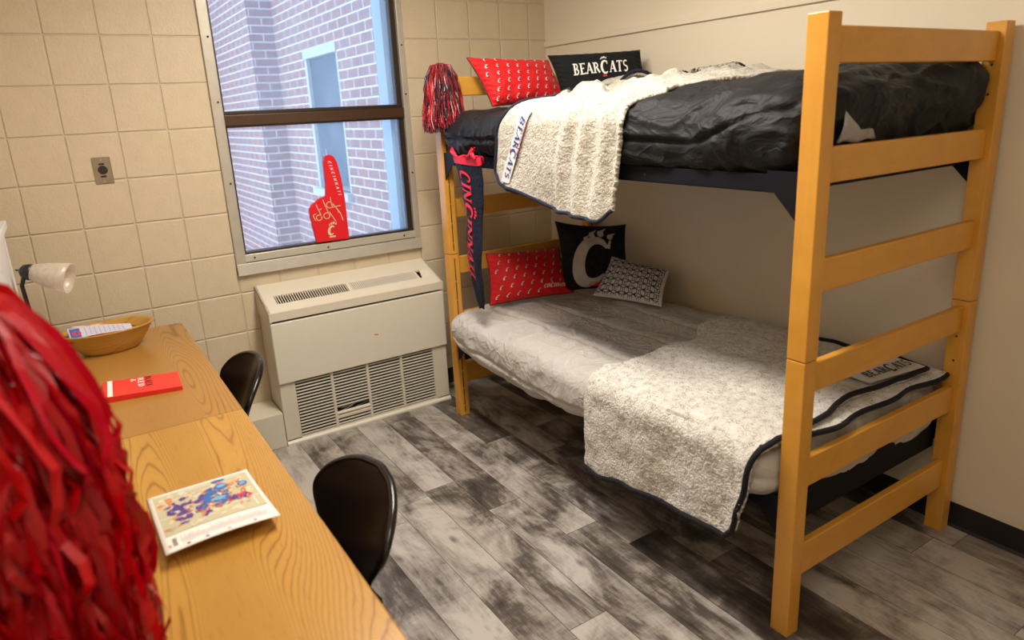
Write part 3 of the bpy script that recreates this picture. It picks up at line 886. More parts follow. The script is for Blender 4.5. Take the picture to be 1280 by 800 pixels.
# profile of upper bed: front plane xf, top edge radius R
def mkprof(xfront, ztop, R, topfn):
    def prof(s, y, zt0):
        # s = height above hem reference z=0 while hanging
        zs = zt0-R
        if s <= zs: return xfront, s, -1., 0.
        L = R*pi/2
        if s <= zs+L:
            a = (s-zs)/R; return xfront+R-R*cos(a), zs+R*sin(a), -cos(a), sin(a)
        x = xfront+R+(s-zs-L)
        return x, topfn(x, y), 0., 1.
    return prof
pu = mkprof(1.520, 1.60, .085, lambda x, y: max(up_top(x, y), 1.60)+.012)
def prof_up(s, y):
    x, z, a, c = pu(s, y, 1.612+.02*sstep(-.9, -1.3, y)); return x, z, a, c
HEM = lambda u: pl_interp([(0, 1.355), (.06, 1.312), (.15, 1.300), (.65, 1.232), (.93, 1.222), (1, 1.262)], u)
def fold_up(u, v, s, y):
    f = 0
    if s < 1.75:
        w = sstep(.45, .62, u)*(1-.2*v)
        f += w*.020*(.5+.5*sin((u-.42)*2*pi/.15+.8*sin(v*5)))+.012*sin(u*4+v*3)
        f += .018*(1-sstep(1.22, 1.42, s))*sin(u*9)
    else:
        x = s-1.75+1.6
        f += .050*max(0, nz((u*3, v*5, 0), 2.2, 8)+.15)+.02*max(0, nz((u*8, v*9, 0), 2, 5))
        f += .030*sstep(1.75, 2.0, s)*sstep(.4, 1, u)
        f += .012
        f *= 1-.85*sstep(.80, 1, u)
    return f
upth, base_u = drape('fleece_throw', M['sherpa'], prof_up,
                lambda v: pl_interp([(0, -1.055), (.14, -1.085), (.30, -1.18), (.42, -1.28), (.55, -1.10), (.75, -.98), (1, -1.0)], v),
                lambda v: pl_interp([(0, -1.80), (.3, -1.84), (.42, -1.885), (.55, -1.95), (.8, -1.97), (1, -1.90)], v),
                HEM, lambda u: 2.42, 240, 330, fold_up)
tag(upth, 'cream sherpa fleece throw with navy binding draped over the upper bunk edge', 'blanket', 'fleece throws on the bunk bed')
n_ = 60
edge_tube(base_u, [(0, .62-.62*i/n_) for i in range(n_)]+[(i/n_, 0) for i in range(n_+1)], .0075, M['navy'], 'edge_binding', upth, .011)
# second layer of the fold peeping below the front layer
b = MB()
def under(u, v):
    y = -1.09-.30*u; z = HEM(.03+u*.38)-.030*(1-u)**.7+.045*v+.002
    return (1.530+.004*sin(9*u), y, z)
b.grid(lambda u, v: Vector(under(u, v))-Vector((fluff(under(u, v))*.8, 0, 0)), 60, 12, M['sherpa']); b.build('under_layer', upth, smooth=True, solid=.01)
b = MB(); b.tube([Vector(under(i/40, 0))-Vector((.004, 0, 0)) for i in range(41)], .0075, M['binding'], 7); b.build('edge_binding', upth, smooth=True)
# curled tails of the throw standing on the comforter near the wall
for k, (cx, cy, w, h, rot) in enumerate(((2.25, -1.06, .085, .040, .30), (2.34, -1.22, .07, .018, .3), (2.36, -1.50, .04, .028, 1.0))):
    b = MB(); zt = up_top(cx, cy)+(.085 if k == 0 else .075)
    def curl(u, v, w=w, h=h, cx=cx, cy=cy, rot=rot, zt=zt):
        lx = (u-.5)*2*w; ly = (v-.5)*.12
        z = zt+h*(1-(2*u-1)**2)*(1-.5*v)-.02
        p = Vector((cx+lx*cos(rot)-ly*sin(rot), cy-lx*sin(rot)*1.2+ly, z))
        return p+Vector((0, 0, fluff(p)))
    b.grid(curl, 40, 16, M['sherpa']); b.build('curled_fold', upth, smooth=True, solid=.014)
    b = MB(); b.tube([curl(i/24, 0)+Vector((0, -.002, .005)) for i in range(25)], .008, M['navy'] if k == 0 else M['binding'], 7); b.build('edge_binding', upth, smooth=True)

# label patch sewn on the hanging part, reading downwards
def on_up(U0, Z0_, A):
    """local x runs down the patch, local y to the near side"""
    def f(x, y, off):
        yy = U0-A[0]*x-A[1]*y; z = Z0_-A[2]*x+A[3]*y
        zs = 1.612-.085+.02*sstep(-.9, -1.3, yy)
        X, Z, a, c = prof_up(z, yy)
        o = .028+off
        return Vector((X+a*o, yy, Z+c*o))
    return f
fpu = on_up(-1.292, 1.602, (-.60, .98, 1.0, -.12))
b = MB()
b.grid(lambda u, v: fpu(.275*u, -.005+.062*v, .0)+Vector((-.001, 0, 0)), 18, 6, M['patch'])
q, ft, wd = word('BEARCATS', .22, .02, 4, True)
put(b, xf(q, .235/wd, .018, .012, sy=.034), M['print_b'], fpu, .003)
q2, _, wd2 = word('CINCINNATI', .22, .02)
put(b, xf(q2, .125/wd2, .03, .050, sy=.009), M['print_r'], fpu, .003)
put(b, xf(ft, .235/wd, .018, .014, sy=.034), M['print_r'], fpu, .003)
b.build('sewn_patch', upth, smooth=True)

# lower throw
pw = mkprof(1.488, LZ+.01, .075, lambda x, y: LZ+.016+.012*sstep(1.6, 2.0, x)+.010*nz((x, y, 0), 4, 3)+.006)
def prof_low(s, y):
    return pw(s, y, LZ+.016)
HEML = lambda u: pl_interp([(0, .245), (.1, .240), (.3, .262), (.55, .272), (.8, .292), (.93, .296), (.98, .33), (1, .375)], u)
def fold_low(u, v, s, y):
    f = .010*nz((s*4, y*4, 0), 1.4, 6)+.006*nz((s*9, y*9, 0), 1.4, 3)
    if s < .62: f += .012*sin(u*7+.5)*(1-s)+.006*sin(u*19)
    if s > .7: f += .012*max(0, sin(y*9+s*7))*sstep(.9, 1.2, s)
    return f
loth, base_l = drape('fleece_throw', M['sherpa2'], prof_low,
                lambda v: pl_interp([(0, -1.665), (.3, -1.670), (.45, -1.70), (.7, -1.715), (.85, -1.60), (1, -1.575)], v),
                lambda v: pl_interp([(0, -2.405), (.12, -2.435), (.3, -2.470), (.42, -2.472), (.6, -2.440), (.8, -2.455), (1, -2.470)], v),
                HEML, lambda u: 1.502, 230, 330, fold_low)
tag(loth, 'grey-cream sherpa fleece throw with black binding draped over the lower bunk', 'blanket', 'fleece throws on the bunk bed')
edge_tube(base_l, [(i/n_, 0) for i in range(n_+1)]+[(1, i/n_) for i in range(1, n_+1)]+[(1-.55*i/n_, 1) for i in range(1, n_+1)], .0095, M['binding'], 'edge_binding', loth, .012)
# folded under layer at the foot
b = MB()
def under_l(u, v):
    x = 1.60+.87*u
    y = -2.42-.072*v+.012*sin(u*17+1)*v
    z = LZ+.010+.010*sin(u*13)*.6+.004
    x2, z2 = x, z
    return Vector((x2, y, z2-.006*v))
b.grid(lambda u, v: under_l(u, v)+Vector((0, 0, fluff(under_l(u, v)))), 120, 14, M['sherpa2']); b.build('under_layer', loth, smooth=True, solid=.01)
b = MB(); b.tube([under_l(i/60, 1)+Vector((0, -.002, .002)) for i in range(61)], .0095, M['binding'], 7); b.build('edge_binding', loth, smooth=True)
def f_low(x, y, off):
    # local x along the foot edge (world +X), y away from the foot
    X = 2.110+.985*x+.17*y; Y = -2.425-.10*x+.985*y
    xx, zz, a, c = prof_low(LZ+.016-.075+.075*pi/2+(X-1.488-.075), Y)
    return Vector((X, Y, zz+.024+off))
b = MB()
b.grid(lambda u, v: f_low(-.02+.30*u, -.015+.115*v, 0), 14, 8, M['patch'])
q, ft, wd = word('BEARCATS', .2, .02, 4, True)
put(b, xf(q, .235/wd, .02, .018, sy=.045), M['print_k'], f_low, .003)
put(b, xf(ft, .235/wd, .02, .024, sy=.045), M['print_r'], f_low, .003)
put(b, xf(q2, .125/wd2, .015, .076, sy=.016), M['print_r'], f_low, .003)
b.build('sewn_patch', loth, smooth=True)

# ------------------------------------------------------------------ pillows
def pillow(name, TL, TR, BR, BL, T, front, back, label, decals=None, ear=.06, pinch=.05, band=None, n=80, sd=0, pipe=None):
    TL, TR, BR, BL = map(Vector, (TL, TR, BR, BL))
    c = (TL+TR+BR+BL)/4
    W = ((TR-TL).length+(BR-BL).length)/2; Hh = ((TL-BL).length+(TR-BR).length)/2
    N = ((TR-TL)+(BR-BL)).cross((TL-BL)+(TR-BR)).normalized()    # towards the viewer side
    N = -N if N.y > 0 and abs(N.y) > abs(N.x) else N
    def flat(u, v):
        # pinch the middles of the sides in, leave the corners out
        pu_ = pinch*(1-(2*v-1)**2)*(2*u-1); pv_ = pinch*(1-(2*u-1)**2)*(2*v-1)
        uu, vv = u-pu_*.5, v-pv_*.5
        return (BL*(1-uu)+BR*uu)*(1-vv)+(TL*(1-uu)+TR*uu)*vv
    def th(u, v):
        a = max(0, 1-abs(2*u-1)**2.6); b_ = max(0, 1-abs(2*v-1)**2.6)
        return T*(a*b_)**.55
    def S(u, v, side, off=0):
        p = flat(u, v); e = min(u, 1-u, v, 1-v)
        w = sstep(0, .12, e)
        wr = .006*nz(p, 12, sd)*w+.004*nz(p, 28, sd+3)*sstep(0, .05, e)+.004*(1-w)*sin((u+v)*60)*sstep(0, .03, e)
        return p+N*side*(th(u, v)+wr+.003+off)
    b = MB()
    b.grid(lambda u, v: S(u, v, 1), n, n, front)
    b.grid(lambda u, v: S(u, 1-v, -1), n, n, back)
    # seam strip closing the rim
    rim = [(i/n, 0) for i in range(n)]+[(1, i/n) for i in range(n)]+[(1-i/n, 1) for i in range(n)]+[(0, 1-i/n) for i in range(n)]
    m = len(rim); vs = [S(u, v, 1) for u, v in rim]+[S(u, v, -1) for u, v in rim]
    b.add(vs, [(i, (i+1) % m, (i+1) % m+m, i+m) for i in range(m)], pipe or back)
    if decals: decals(b, lambda x, y, off: S(x/W+.5, y/Hh+.5, 1, off), W, Hh)
    o = b.build(name, None, smooth=True, origin=c)
    if pipe:
        p_ = MB(); p_.tube([S(u, v, 0) for u, v in rim]+[S(0, 0, 0)], .0035, pipe, 6); 
        p_.v = [tuple(Vector(q_)-c) for q_ in p_.v]; p_.build('piping', o, smooth=True)
    tag(o, label, 'pillow', 'pillows at the head of the bunk bed')
    return o
Cq = arc(0, 0, .30, .42, 48, 312, .19, 12, lambda t: .45+.9*sin(pi*min(1, t*1.05)))
Cq = [[(p[0]+.22*p[1], p[1]) for p in f] for f in Cq]
def small_logo():
    q = arc(0, 0, .27, .40, 50, 310, .2, 7, lambda t: .5+.7*sin(pi*t))
    for dx, dy in ((-.18, .62), (0, .70), (.2, .70), (.36, .60)): q += bar(dx, dy, dx+.07, dy+.2, .13, .04, 1)
    return [[(p[0]+.22*p[1], p[1]) for p in f] for f in q]
SL = small_logo()
def dec_red(b, fn, W, Hh):
    nx_, ny_ = 8, 6
    for j in range(ny_):
        for i in range(nx_):
            x = (-.5+(i+.5+(.33*(j % 3)))/nx_)*W; y = (-.5+(j+.5)/ny_)*Hh
            if abs(x) > W*.47 or abs(y) > Hh*.45: continue
            if deco_word and x > W*.08 and y < -Hh*.26: continue
            s = .0180
            put(b, xf(SL, s, x+.0035, y-.004), M['print_k'], fn, .0016)
            put(b, xf(SL, s, x, y, sy=s*.86), M['print_w'], fn, .0030)
    if deco_word:
        q, _, w = word('CINCINNATI', .25, .02, 3)
        put(b, xf(q, .125/w, W*.12, -Hh*.38, sy=.018), M['print_w'], fn, .002)
deco_word = False
pillow('pillow', (1.70, -.535, 1.862), (2.165, -.56, 1.845), (2.20, -.665, 1.640), (1.775, -.625, 1.632), .060, M['redcloth'], M['whitecloth'],
       'red pillow with small white C logos leaning at the head of the upper bunk', dec_red, sd=2, pipe=M['print_k'])
deco_word = True
pillow('pillow', (1.745, -.53, .888), (2.185, -.57, .868), (2.15, -.745, .648), (1.695, -.625, .640), .062, M['redcloth'], M['whitecloth'],
       'red pillow with small white C logos and CINCINNATI lettering on the lower bunk', dec_red, sd=5, pipe=M['print_k'])
def dec_bear(b, fn, W, Hh):
    q, ft, w = word('BEARCATS', .22, .03, 4, True)
    # the bedding covers the base of this pillow: the wordmark sits above the middle of what shows
    put(b, xf(q, .285/w, -.145, -.010, sy=.060, rot=.02), M['print_w'], fn, .003)
    put(b, xf(ft, .285/w, -.145, -.010, sy=.060, rot=.02), M['print_r'], fn, .003)
pillow('pillow', (2.09, -.66, 1.862), (2.485, -.90, 1.868), (2.48, -.985, 1.645), (2.11, -.745, 1.640), .058, M['blackpillow'], M['blackpillow'],
       'long black pillow with white BEARCATS wordmark on the upper bunk', dec_bear, sd=8)
def dec_C(b, fn, W, Hh):
    s = W*.56
    q = arc(0, 0, .40, .56, 38, 322, .20, 44, lambda t: .25+1.35*sin(pi*t)**.8)
    q = [[(p[0]+.20*p[1]-.02, p[1]-.16) for p in f] for f in q]
    q += bar(.40, .18, .47, .40, .10, .05, 3)
    q = [[(p[0]-.06, p[1]) for p in f] for f in q]
    put(b, xf(q, s), M['print_g'], fn, .003)
    t = []
    for dx, dy, rx, ry, rot in ((-.24, .42, .06, .10, 25), (-.06, .55, .075, .125, 12), (.17, .60, .085, .115, 0), (.41, .50, .08, .075, -10)):
        t += arc(dx, dy, rx*.5, ry*.5, 0, 360, rx, 20)
        t += bar(dx+rx*.3, dy+ry*.5, dx+rx*1.9, dy+ry*1.35, rx*.9, .01, 4)
    t = [[(p[0], p[1]) for p in f] for f in t]
    put(b, xf(t, s), M['print_g'], fn, .003)
    put(b, xf(bar(-.22, -.76, .30, -.76, .11, n=10), s), M['print_r'], fn, .003)
pillow('pillow', (2.145, -.60, 1.020), (2.485, -.79, .980), (2.43, -.90, .640), (2.09, -.715, .650), .070, M['blackpillow'], M['blackpillow'],
       'square black pillow with large silver C paw emblem on the lower bunk', dec_C, sd=11, pinch=.10)
def dec_pat(b, fn, W, Hh):
    cols = 8; per = Hh/3.2; n = 64
    def poly(f, x0, w=.0036):
        P = [(x0+f(t*Hh/n-Hh/2), t*Hh/n-Hh/2) for t in range(n+1)]
        for a, c in zip(P, P[1:]):
            if abs(a[0]) > W*.475 or abs(c[0]) > W*.475 or abs(a[1]) > Hh*.475: continue
            put(b, bar(a[0], a[1], c[0], c[1], w, n=1), M['print_k'], fn, .0025)
    for c in range(cols+1):
        x0 = (c/cols-.5)*W
        A = W/cols*.50
        ph = (c % 2)*pi
        cl = lambda v: max(-1, min(1, v))
        for sgn in (1, -1):
            poly(lambda y: sgn*A*cl(1.5*cos(2*pi*y/per+ph)), x0)
            poly(lambda y: sgn*A*.52*cl(1.7*cos(2*pi*y/per+ph+.25*sgn)), x0)
pillow('pillow', (2.325, -.86, .835), (2.44, -1.165, .790), (2.315, -1.235, .640), (2.185, -.865, .648), .042, M['whitecloth'], M['whitecloth'],
       'small white pillow with black interlaced line pattern on the lower bunk', dec_pat, sd=14, n=40)

# ------------------------------------------------------------------ hanging banner tube
bn = thing('banner', 'navy cloth tube banner lettered CINCINNATI in red hanging from the upper bunk rail', 'banner', (1.53, -.78, 1.41))
def sock(u, v):
    """u around, v down"""
    z = 1.405-.70*v
    yc = -.800+.0*v+pl_interp([(0, .0), (.15, -.01), (.45, -.03), (.7, -.035), (1, -.045)], v)
    w = pl_interp([(0, .118), (.12, .105), (.25, .088), (.40, .062), (.55, .070), (.74, .050), (.80, .048), (.92, .034), (1, .012)], v)
    a = 2*pi*u
    tw = .5*v
    d = .024*(1-.5*v)
    return Vector((1.515-d*cos(a)*(1+.25*sin(3*a+6*v))+.010*sin(7*v), yc+w*sin(a), z+.004*sin(2*a+9*v)))
b = MB(); b.grid(lambda u, v: sock(-u, v)-Vector((1.53, -.78, 1.41)), 40, 70, M['sockcloth']); b.build('cloth_tube', bn, smooth=True)
def fsock(x, y, off):
    v = .06+x/.70; u = -math.asin(max(-.8, min(.8, y/.088)))/(2*pi)
    p = sock(u, v); return p+Vector((-off-.002, 0, 0))-Vector((1.53, -.78, 1.41))
for ya in (-.74, -.86):
    b = MB(); b.tube([Vector((x_, ya, z_))-Vector((1.53, -.78, 1.41)) for x_, z_ in ((1.50, 1.41), (1.53, 1.418), (1.562, 1.413), (1.567, 1.385))], .005, M['brightred'], 6); b.build('tie_loop', bn, smooth=True)
q, _, w = word('CINCINNATI', .25, .03, 3)
b = MB(); put(b, xf(q, .50/w, .0, -.030, sy=.064), M['brightred'], fsock, .0045); b.build('lettering', bn)
q3, _, w3 = word('BEARCATS', .25, .03)
b = MB(); put(b, xf(q3, .17/w3, .33, -.048, sy=.018), M['brightred'], fsock, .0045); b.build('small_lettering', bn)
b = MB(); b.grid(lambda u, v: sock(-u, -.018+.05*v)*1.0-Vector((1.53, -.78, 1.41))+Vector((-.003*cos(2*pi*u), .003*sin(-2*pi*u), 0)), 40, 6, M['brightred']); b.build('top_hem', bn, smooth=True)
for (ya, da) in ((-.74, .03), (-.86, -.03), (-.905, .02)):
    b = MB(); b.tube([Vector((1.49, ya, 1.415))-Vector((1.53, -.78, 1.41)), Vector((1.485, ya+da, 1.44))-Vector((1.53, -.78, 1.41)), Vector((1.50, ya+da*1.6, 1.455))-Vector((1.53, -.78, 1.41)), Vector((1.49, ya+da*.3, 1.43))-Vector((1.53, -.78, 1.41)), Vector((1.49, ya-da*.6, 1.41))-Vector((1.53, -.78, 1.41))], .007, M['brightred'], 6); b.build('tie_bow', bn, smooth=True)

# ------------------------------------------------------------------ pompoms
def strand(b, path, w, mat, r):
    """flat ribbon along a path with twist"""
    n = len(path); tw = r.random()*6; vs = []
    sd = Vector((r.random()-.5, r.random()-.5, r.random()-.5)).normalized()
    for i, p in enumerate(path):
        t = (path[min(n-1, i+1)]-path[max(0, i-1)]).normalized()
        a = t.cross(sd)
        if a.length < .1: a = t.cross(Vector((0, 0, 1)))
        a.normalize(); c = t.cross(a)
        ang = tw+i/n*2.2
        d = (a*cos(ang)+c*sin(ang))*w/2
        vs += [p-d, p+d]
    b.add(vs, [(2*i, 2*i+1, 2*i+3, 2*i+2) for i in range(n-1)], mat)
r = random.Random(11)
pc = Vector((1.585, -.470, 1.822))
pm = thing('pompom', 'red and black tinsel pompom draped over the head post of the upper bunk', 'pompom', pc)
bundles = {'tinselred': MB(), 'tinselblk': MB(), 'tinselwht': MB()}
for k in range(1500):
    a = r.random()*2*pi
    mat = r.choices(['tinselred', 'tinselblk', 'tinselwht'], [44, 54, 2])[0]
    L = .26+.07*r.random(); R1 = .038+.042*r.random()**.5; q = r.random()
    drift = Vector((-.010, -.030, 0))
    path = []
    for i in range(8):
        t = i/7
        rad = R1*min(1, sin(min(1, t*2.6)*pi/2))*(1+.45*max(0, t-.3))
        z = .022*cos(min(1, t*2.5)*pi/2)-max(0, t-.12)*L*1.05
        path.append(Vector((cos(a)*rad*1.0, sin(a)*rad*1.0, z))+drift*t+Vector((r.gauss(0, .0045), r.gauss(0, .0045), 0)))
    strand(bundles[mat], path, .0028, M[mat], r)
for nm, mb in bundles.items():
    o = mb.build({'tinselred': 'red_tinsel', 'tinselblk': 'black_tinsel', 'tinselwht': 'pale_tinsel'}[nm], pm); o['kind'] = 'stuff'
b = MB(); b.tube([(0, 0, -.010), (0, 0, .008)], .02, M['tinselblk'], 10); b.build('knot', pm)
b = MB(); b.add([(-.085, .03, -.10), (-.050, .03, -.085), (-.052, .03, -.11)], [(0, 1, 2)], M['paper']); b.build('paper_tag', pm, solid=.001)

# big pompom in the foreground, standing on the near desk
r = random.Random(23)
pc = Vector((-.238, -2.50, .762))
pb = thing('pompom', 'large red plastic ribbon pompom heaped on the near desk in the foreground', 'pompom', pc)
b1 = MB(); b2 = MB()
for k in range(2300):
    a = r.random()*2*pi; L = .22+.46*r.random()
    top = .675-.20*r.random(); wv = r.random()*6; wa = .004+.008*r.random(); wf = 2+5*r.random()
    R1 = .232*(.70+.30*r.random())
    n = 15; path = []
    for i in range(n):
        t = i/(n-1)
        rad = R1*sin(min(1, t*1.5+.10)*pi/2)*(1-.12*max(0, t-.6))+wa*sin(wv+wf*t*2)
        z = top*1.0*(1-.12*min(1, t*2)**2)-max(0, t-.10)*L*1.12
        z = max(.004+.002*r.random(), z)
        path.append(Vector((cos(a)*rad*.80, sin(a)*rad*1.05, z))+Vector((r.gauss(0, .0018)+wa*cos(wv+wf*t*3), r.gauss(0, .0018)+wa*sin(wv*2+wf*t*3), r.gauss(0, .002))))
    hi = r.random() < .12
    strand(b2 if hi else b1, path, .009+.008*r.random(), M['ribbonhi'] if hi else M['ribbonred'], r)
o = b1.build('red_ribbons', pb); o['kind'] = 'stuff'
o = b2.build('glossy_ribbons', pb); o['kind'] = 'stuff'
b = MB(); b.tube([(0, 0, 0), (0, 0, .58)], .022, M['plasticblk'], 14); b.build('handle', pb, bevel=.004)

# ------------------------------------------------------------------ foam finger on the window rail
ff = thing('foam_finger', 'red foam number one hand lettered CINCINNATI standing on the window rail', 'foam finger', (1.11, -.003, .985))
# outline in (x, z)
cx = 1.105
ol = [(1.022, .985), (1.200, .982), (1.199, 1.075), (1.200, 1.13), (1.199, 1.21), (1.193, 1.30), (1.180, 1.385), (1.166, 1.420), (1.145, 1.432), (1.122, 1.426), (1.109, 1.400), (1.108, 1.355), (1.107, 1.29), (1.100, 1.225),
      (1.083, 1.216), (1.060, 1.212), (1.040, 1.196), (1.020, 1.184), (1.006, 1.165), (1.004, 1.135), (1.012, 1.06)]
b = MB(); b.prism([(x-1.11, z-.985) for x, z in ol], -.014, .011, M['foam']); b.build('hand', ff, bevel=.004, seg=3)
def ff_f(x, y, off): return Vector((x-1.11, -.0145-off-.0005, y-.985))
b = MB()
th = math.radians(-84)
q, _, w = word('CINCINNATI', .25, .32)
put(b, xf(q, .190/w*1.0, 1.128, 1.400, rot=math.radians(-78), sy=.016), M['print_w'], ff_f)
b.build('finger_lettering', ff)
b = MB()
def ring(x, z, rr, a0=0, a1=360, w_=.0035): return arc(x, z, rr, rr*.95, a0, a1, w_, 16)
lines = ring(1.048, 1.115, .015)+ring(1.090, 1.120, .016)+ring(1.112, 1.175, .017)+bar(1.040, 1.185, 1.062, 1.118, .0035)+bar(1.078, 1.205, 1.104, 1.122, .0035)+bar(1.120, 1.215, 1.122, 1.17, .0035)
lines += bar(1.118, 1.160, 1.170, 1.165, .0035)+bar(1.125, 1.185, 1.165, 1.125, .0035)+bar(1.165, 1.125, 1.175, 1.085, .0035)+bar(1.028, 1.10, 1.018, 1.13, .0035)+bar(1.105, 1.14, 1.135, 1.085, .0035)
lines += bar(1.018, 1.13, 1.036, 1.138, .003)+bar(1.055, 1.155, 1.068, 1.160, .003)+bar(1.150, 1.135, 1.162, 1.128, .003)
put(b, lines, M['mapcream'], ff_f); b.build('knuckle_lines', ff)
b = MB(); put(b, xf(Cq, .052, 1.108, 1.040), M['mapcream'], ff_f); put(b, xf(paws(0, 0, 1.2), .055, 1.115, 1.068), M['mapcream'], ff_f)
put(b, bar(1.092, 1.007, 1.125, 1.007, .008), M['mapcream'], ff_f); b.build('paw_emblem', ff)
b = MB(); b.tube([(.022, 0, .445), (.022, 0, .475)], .0012, M['print_w'], 5); b.build('hang_string', ff)

# ------------------------------------------------------------------ desks
DE, DZ = .2892, .76
def desk(ya, yb, mat, label):
    d = thing('desk', label, 'desk', (DE-.6, (ya+yb)/2, 0), group='oak desks in a row'); o = (DE-.6, (ya+yb)/2, 0)
    b = MB(); b.box((XL+.006, ya, DZ-.030), (DE, yb, DZ), mat); part(b, 'desk_top', d, o, bevel=.004, seg=3)
    for y in (ya+.012, yb-.034):
        b = MB(); b.box((XL+.03, y, 0), (DE-.05, y+.022, DZ-.030), M['oakside']); part(b, 'side_panel', d, o, bevel=.002)
    b = MB(); b.box((XL+.03, ya+.034, .36), (XL+.05, yb-.034, DZ-.030), M['oakside']); part(b, 'back_panel', d, o)
    b = MB(); b.box((DE-.070, ya+.034, DZ-.12), (DE-.052, yb-.034, DZ-.034), M['oakside']); f = part(b, 'apron_drawer', d, o, bevel=.002)
    b = MB(); ym = (ya+yb)/2; b.tube([(DE-.052, ym-.05, DZ-.078), (DE-.03, ym-.045, DZ-.078), (DE-.03, ym+.045, DZ-.078), (DE-.052, ym+.05, DZ-.078)], .005, M['bolt'], 8); part(b, 'drawer_pull', f, o, smooth=True)
    return d
desk(-1.4635, -.2638, M['oak1'], 'oak desk against the window wall holding the wooden bowl')
desk(-2.74, -1.4660, M['oak2'], 'lighter oak desk nearest the camera with the map sheet on it')

# white hutch on far desk by left wall
wb = thing('white_hutch', 'white laminate shelf unit standing at the left end of the far desk', 'shelf', (-.35, -.75, DZ))
zt = 1.292-DZ
b = MB(); W_ = M['whitelam']
b.box((-.105, -.44, 0), (.080, -.42, zt-.03), W_); b.box((-.105, .46, 0), (.080, .44, zt-.03), W_); b.box((-.105, -.44, 0), (-.09, .46, zt-.03), W_)
b.box((.062, -.44, 0), (.078, .46, zt-.03), W_)
b.build('carcass', wb, bevel=.002)
b = MB(); b.box((-.112, -.46, zt-.03), (.096, .475, zt), W_); b.build('top_board', wb, bevel=.005, seg=3)

# desk lamp
lp = thing('desk_lamp', 'black gooseneck desk lamp with frosted glass shade on the far desk', 'lamp', (-.188, -.400, DZ))
b = MB(); b.lathe([(0, 0), (.062, 0), (.064, .006), (.055, .016), (.012, .022), (0, .022)], M['lampblack'], None, 32); b.build('base', lp, smooth=True)
hd = Vector((-.034, -.055, .352))
b = MB(); b.tube([(0, 0, .02), (-.035, -.01, .07), (-.052, -.03, .16), (-.054, -.045, .24), (-.056, -.055, .30), (-.040, -.055, .343)], .0075, M['lampblack'], 10); b.build('gooseneck', lp, smooth=True)
ax = Vector((.88, -.36, -.26)).normalized()
Mr = Matrix.Translation(hd) @ ax.to_track_quat('Z', 'Y').to_matrix().to_4x4()
b = MB(); b.lathe([(0, -.022), (.010, -.021), (.024, -.010), (.0305, .008), (.0315, .024), (0, .024)], M['lampblack'], Mr, 32); b.tube([Mr @ Vector((0, 0, -.035)), Mr @ Vector((0, 0, -.02))], .003, M['lampblack'], 8); b.build('socket_cap', lp, smooth=True)
b = MB(); b.lathe([(.030, .018), (.037, .040), (.046, .075), (.0535, .115), (.058, .150), (.0565, .150), (.0515, .115), (.044, .075), (.035, .040), (.028, .018)], M['frost'] if 'frost' in M else m_frost(), Mr, 48); b.build('glass_shade', lp, smooth=True)
b = MB(); b.lathe([(0, .118), (.012, .115), (.022, .100), (.025, .085), (.020, .065), (.013, .045), (.012, .03)], M['bulb'], Mr, 28); b.build('bulb', lp, smooth=True)

# ------------------------------------------------------------------ bowl with leaflets
bc = Vector((.000, -.500, DZ))
bw = thing('wooden_bowl', 'oval bent-wood bowl holding leaflets on the far desk', 'bowl', bc, .15)
prof = [(0, .004), (.085, .004), (.088, 0), (.096, 0), (.110, .012), (.140, .050), (.162, .084), (.172, .092), (.174, .096), (.168, .098), (.158, .092), (.134, .056), (.106, .020), (.090, .009), (0, .008)]
b = MB(); b.lathe(prof, M['bowl'], Matrix.Diagonal((.98, .66, 1, 1)), 64); b.build('bowl_body', bw, smooth=True)
def leaflet(name, pts, mat, label, extra=None, cat='leaflet', group='leaflets in the wooden bowl'):
    P = [Vector(p) for p in pts]; c = sum(P, Vector())/4
    N = (P[1]-P[0]).cross(P[3]-P[0]).normalized()
    if N.z < 0: N = -N
    b = MB(); n = 6
    def S(u, v, off=0): return (P[0]*(1-u)+P[1]*u)*(1-v)+(P[3]*(1-u)+P[2]*u)*v+N*(off+.006*sin(pi*u))
    b.grid(lambda u, v: S(u, v), n, n, mat); b.grid(lambda u, v: S(u, 1-v, -.0008), n, n, mat)
    if extra: extra(b, S)
    o = b.build(name, None, origin=c, smooth=True)
    tag(o, label, cat, group); return o
def ex1(b, S):
    f = lambda x, y, off: S(x, y, off)
    put(b, bar(.10, .06, .10, .92, .16), M['mapblue'], f, .0008); put(b, arc(.12, .45, .05, .18, 0, 360, .05, 10), M['bookred'], f, .0014)
    for k in range(9): put(b, bar(.26+.075*k, .08, .26+.075*k, .9, .012), M['textgrey'], f, .0008)
    put(b, bar(.25, .5, .95, .5, .06), M['lilac'], f, .0006)
leaflet('leaflet', [(-.130, -.560, .845), (.085, -.535, .838), (.080, -.490, .852), (-.135, -.500, .875)], M['lilac'], 'blue and lilac printed leaflet lying uppermost in the wooden bowl', ex1)
def ex2(b, S):
    f = lambda x, y, off: S(x, y, off)
    for k, x in enumerate((.2, .42, .66)): put(b, bar(x, .62, x+.08, .62, .14), M['print_k'], f, .0008)
    put(b, bar(.80, .5, 1.0, .5, .7), M['receptacle'], f, .0008)
leaflet('leaflet', [(-.120, -.500, .876), (.100, -.500, .836), (.098, -.455, .832), (-.115, -.455, .872)], M['pink'], 'pale pink printed leaflet at the back of the wooden bowl', ex2)
leaflet('leaflet', [(-.145, -.575, .834), (.030, -.572, .832), (.040, -.54, .834), (-.145, -.53, .842)], M['bookred'], 'plain red leaflet lowest at the front of the wooden bowl')

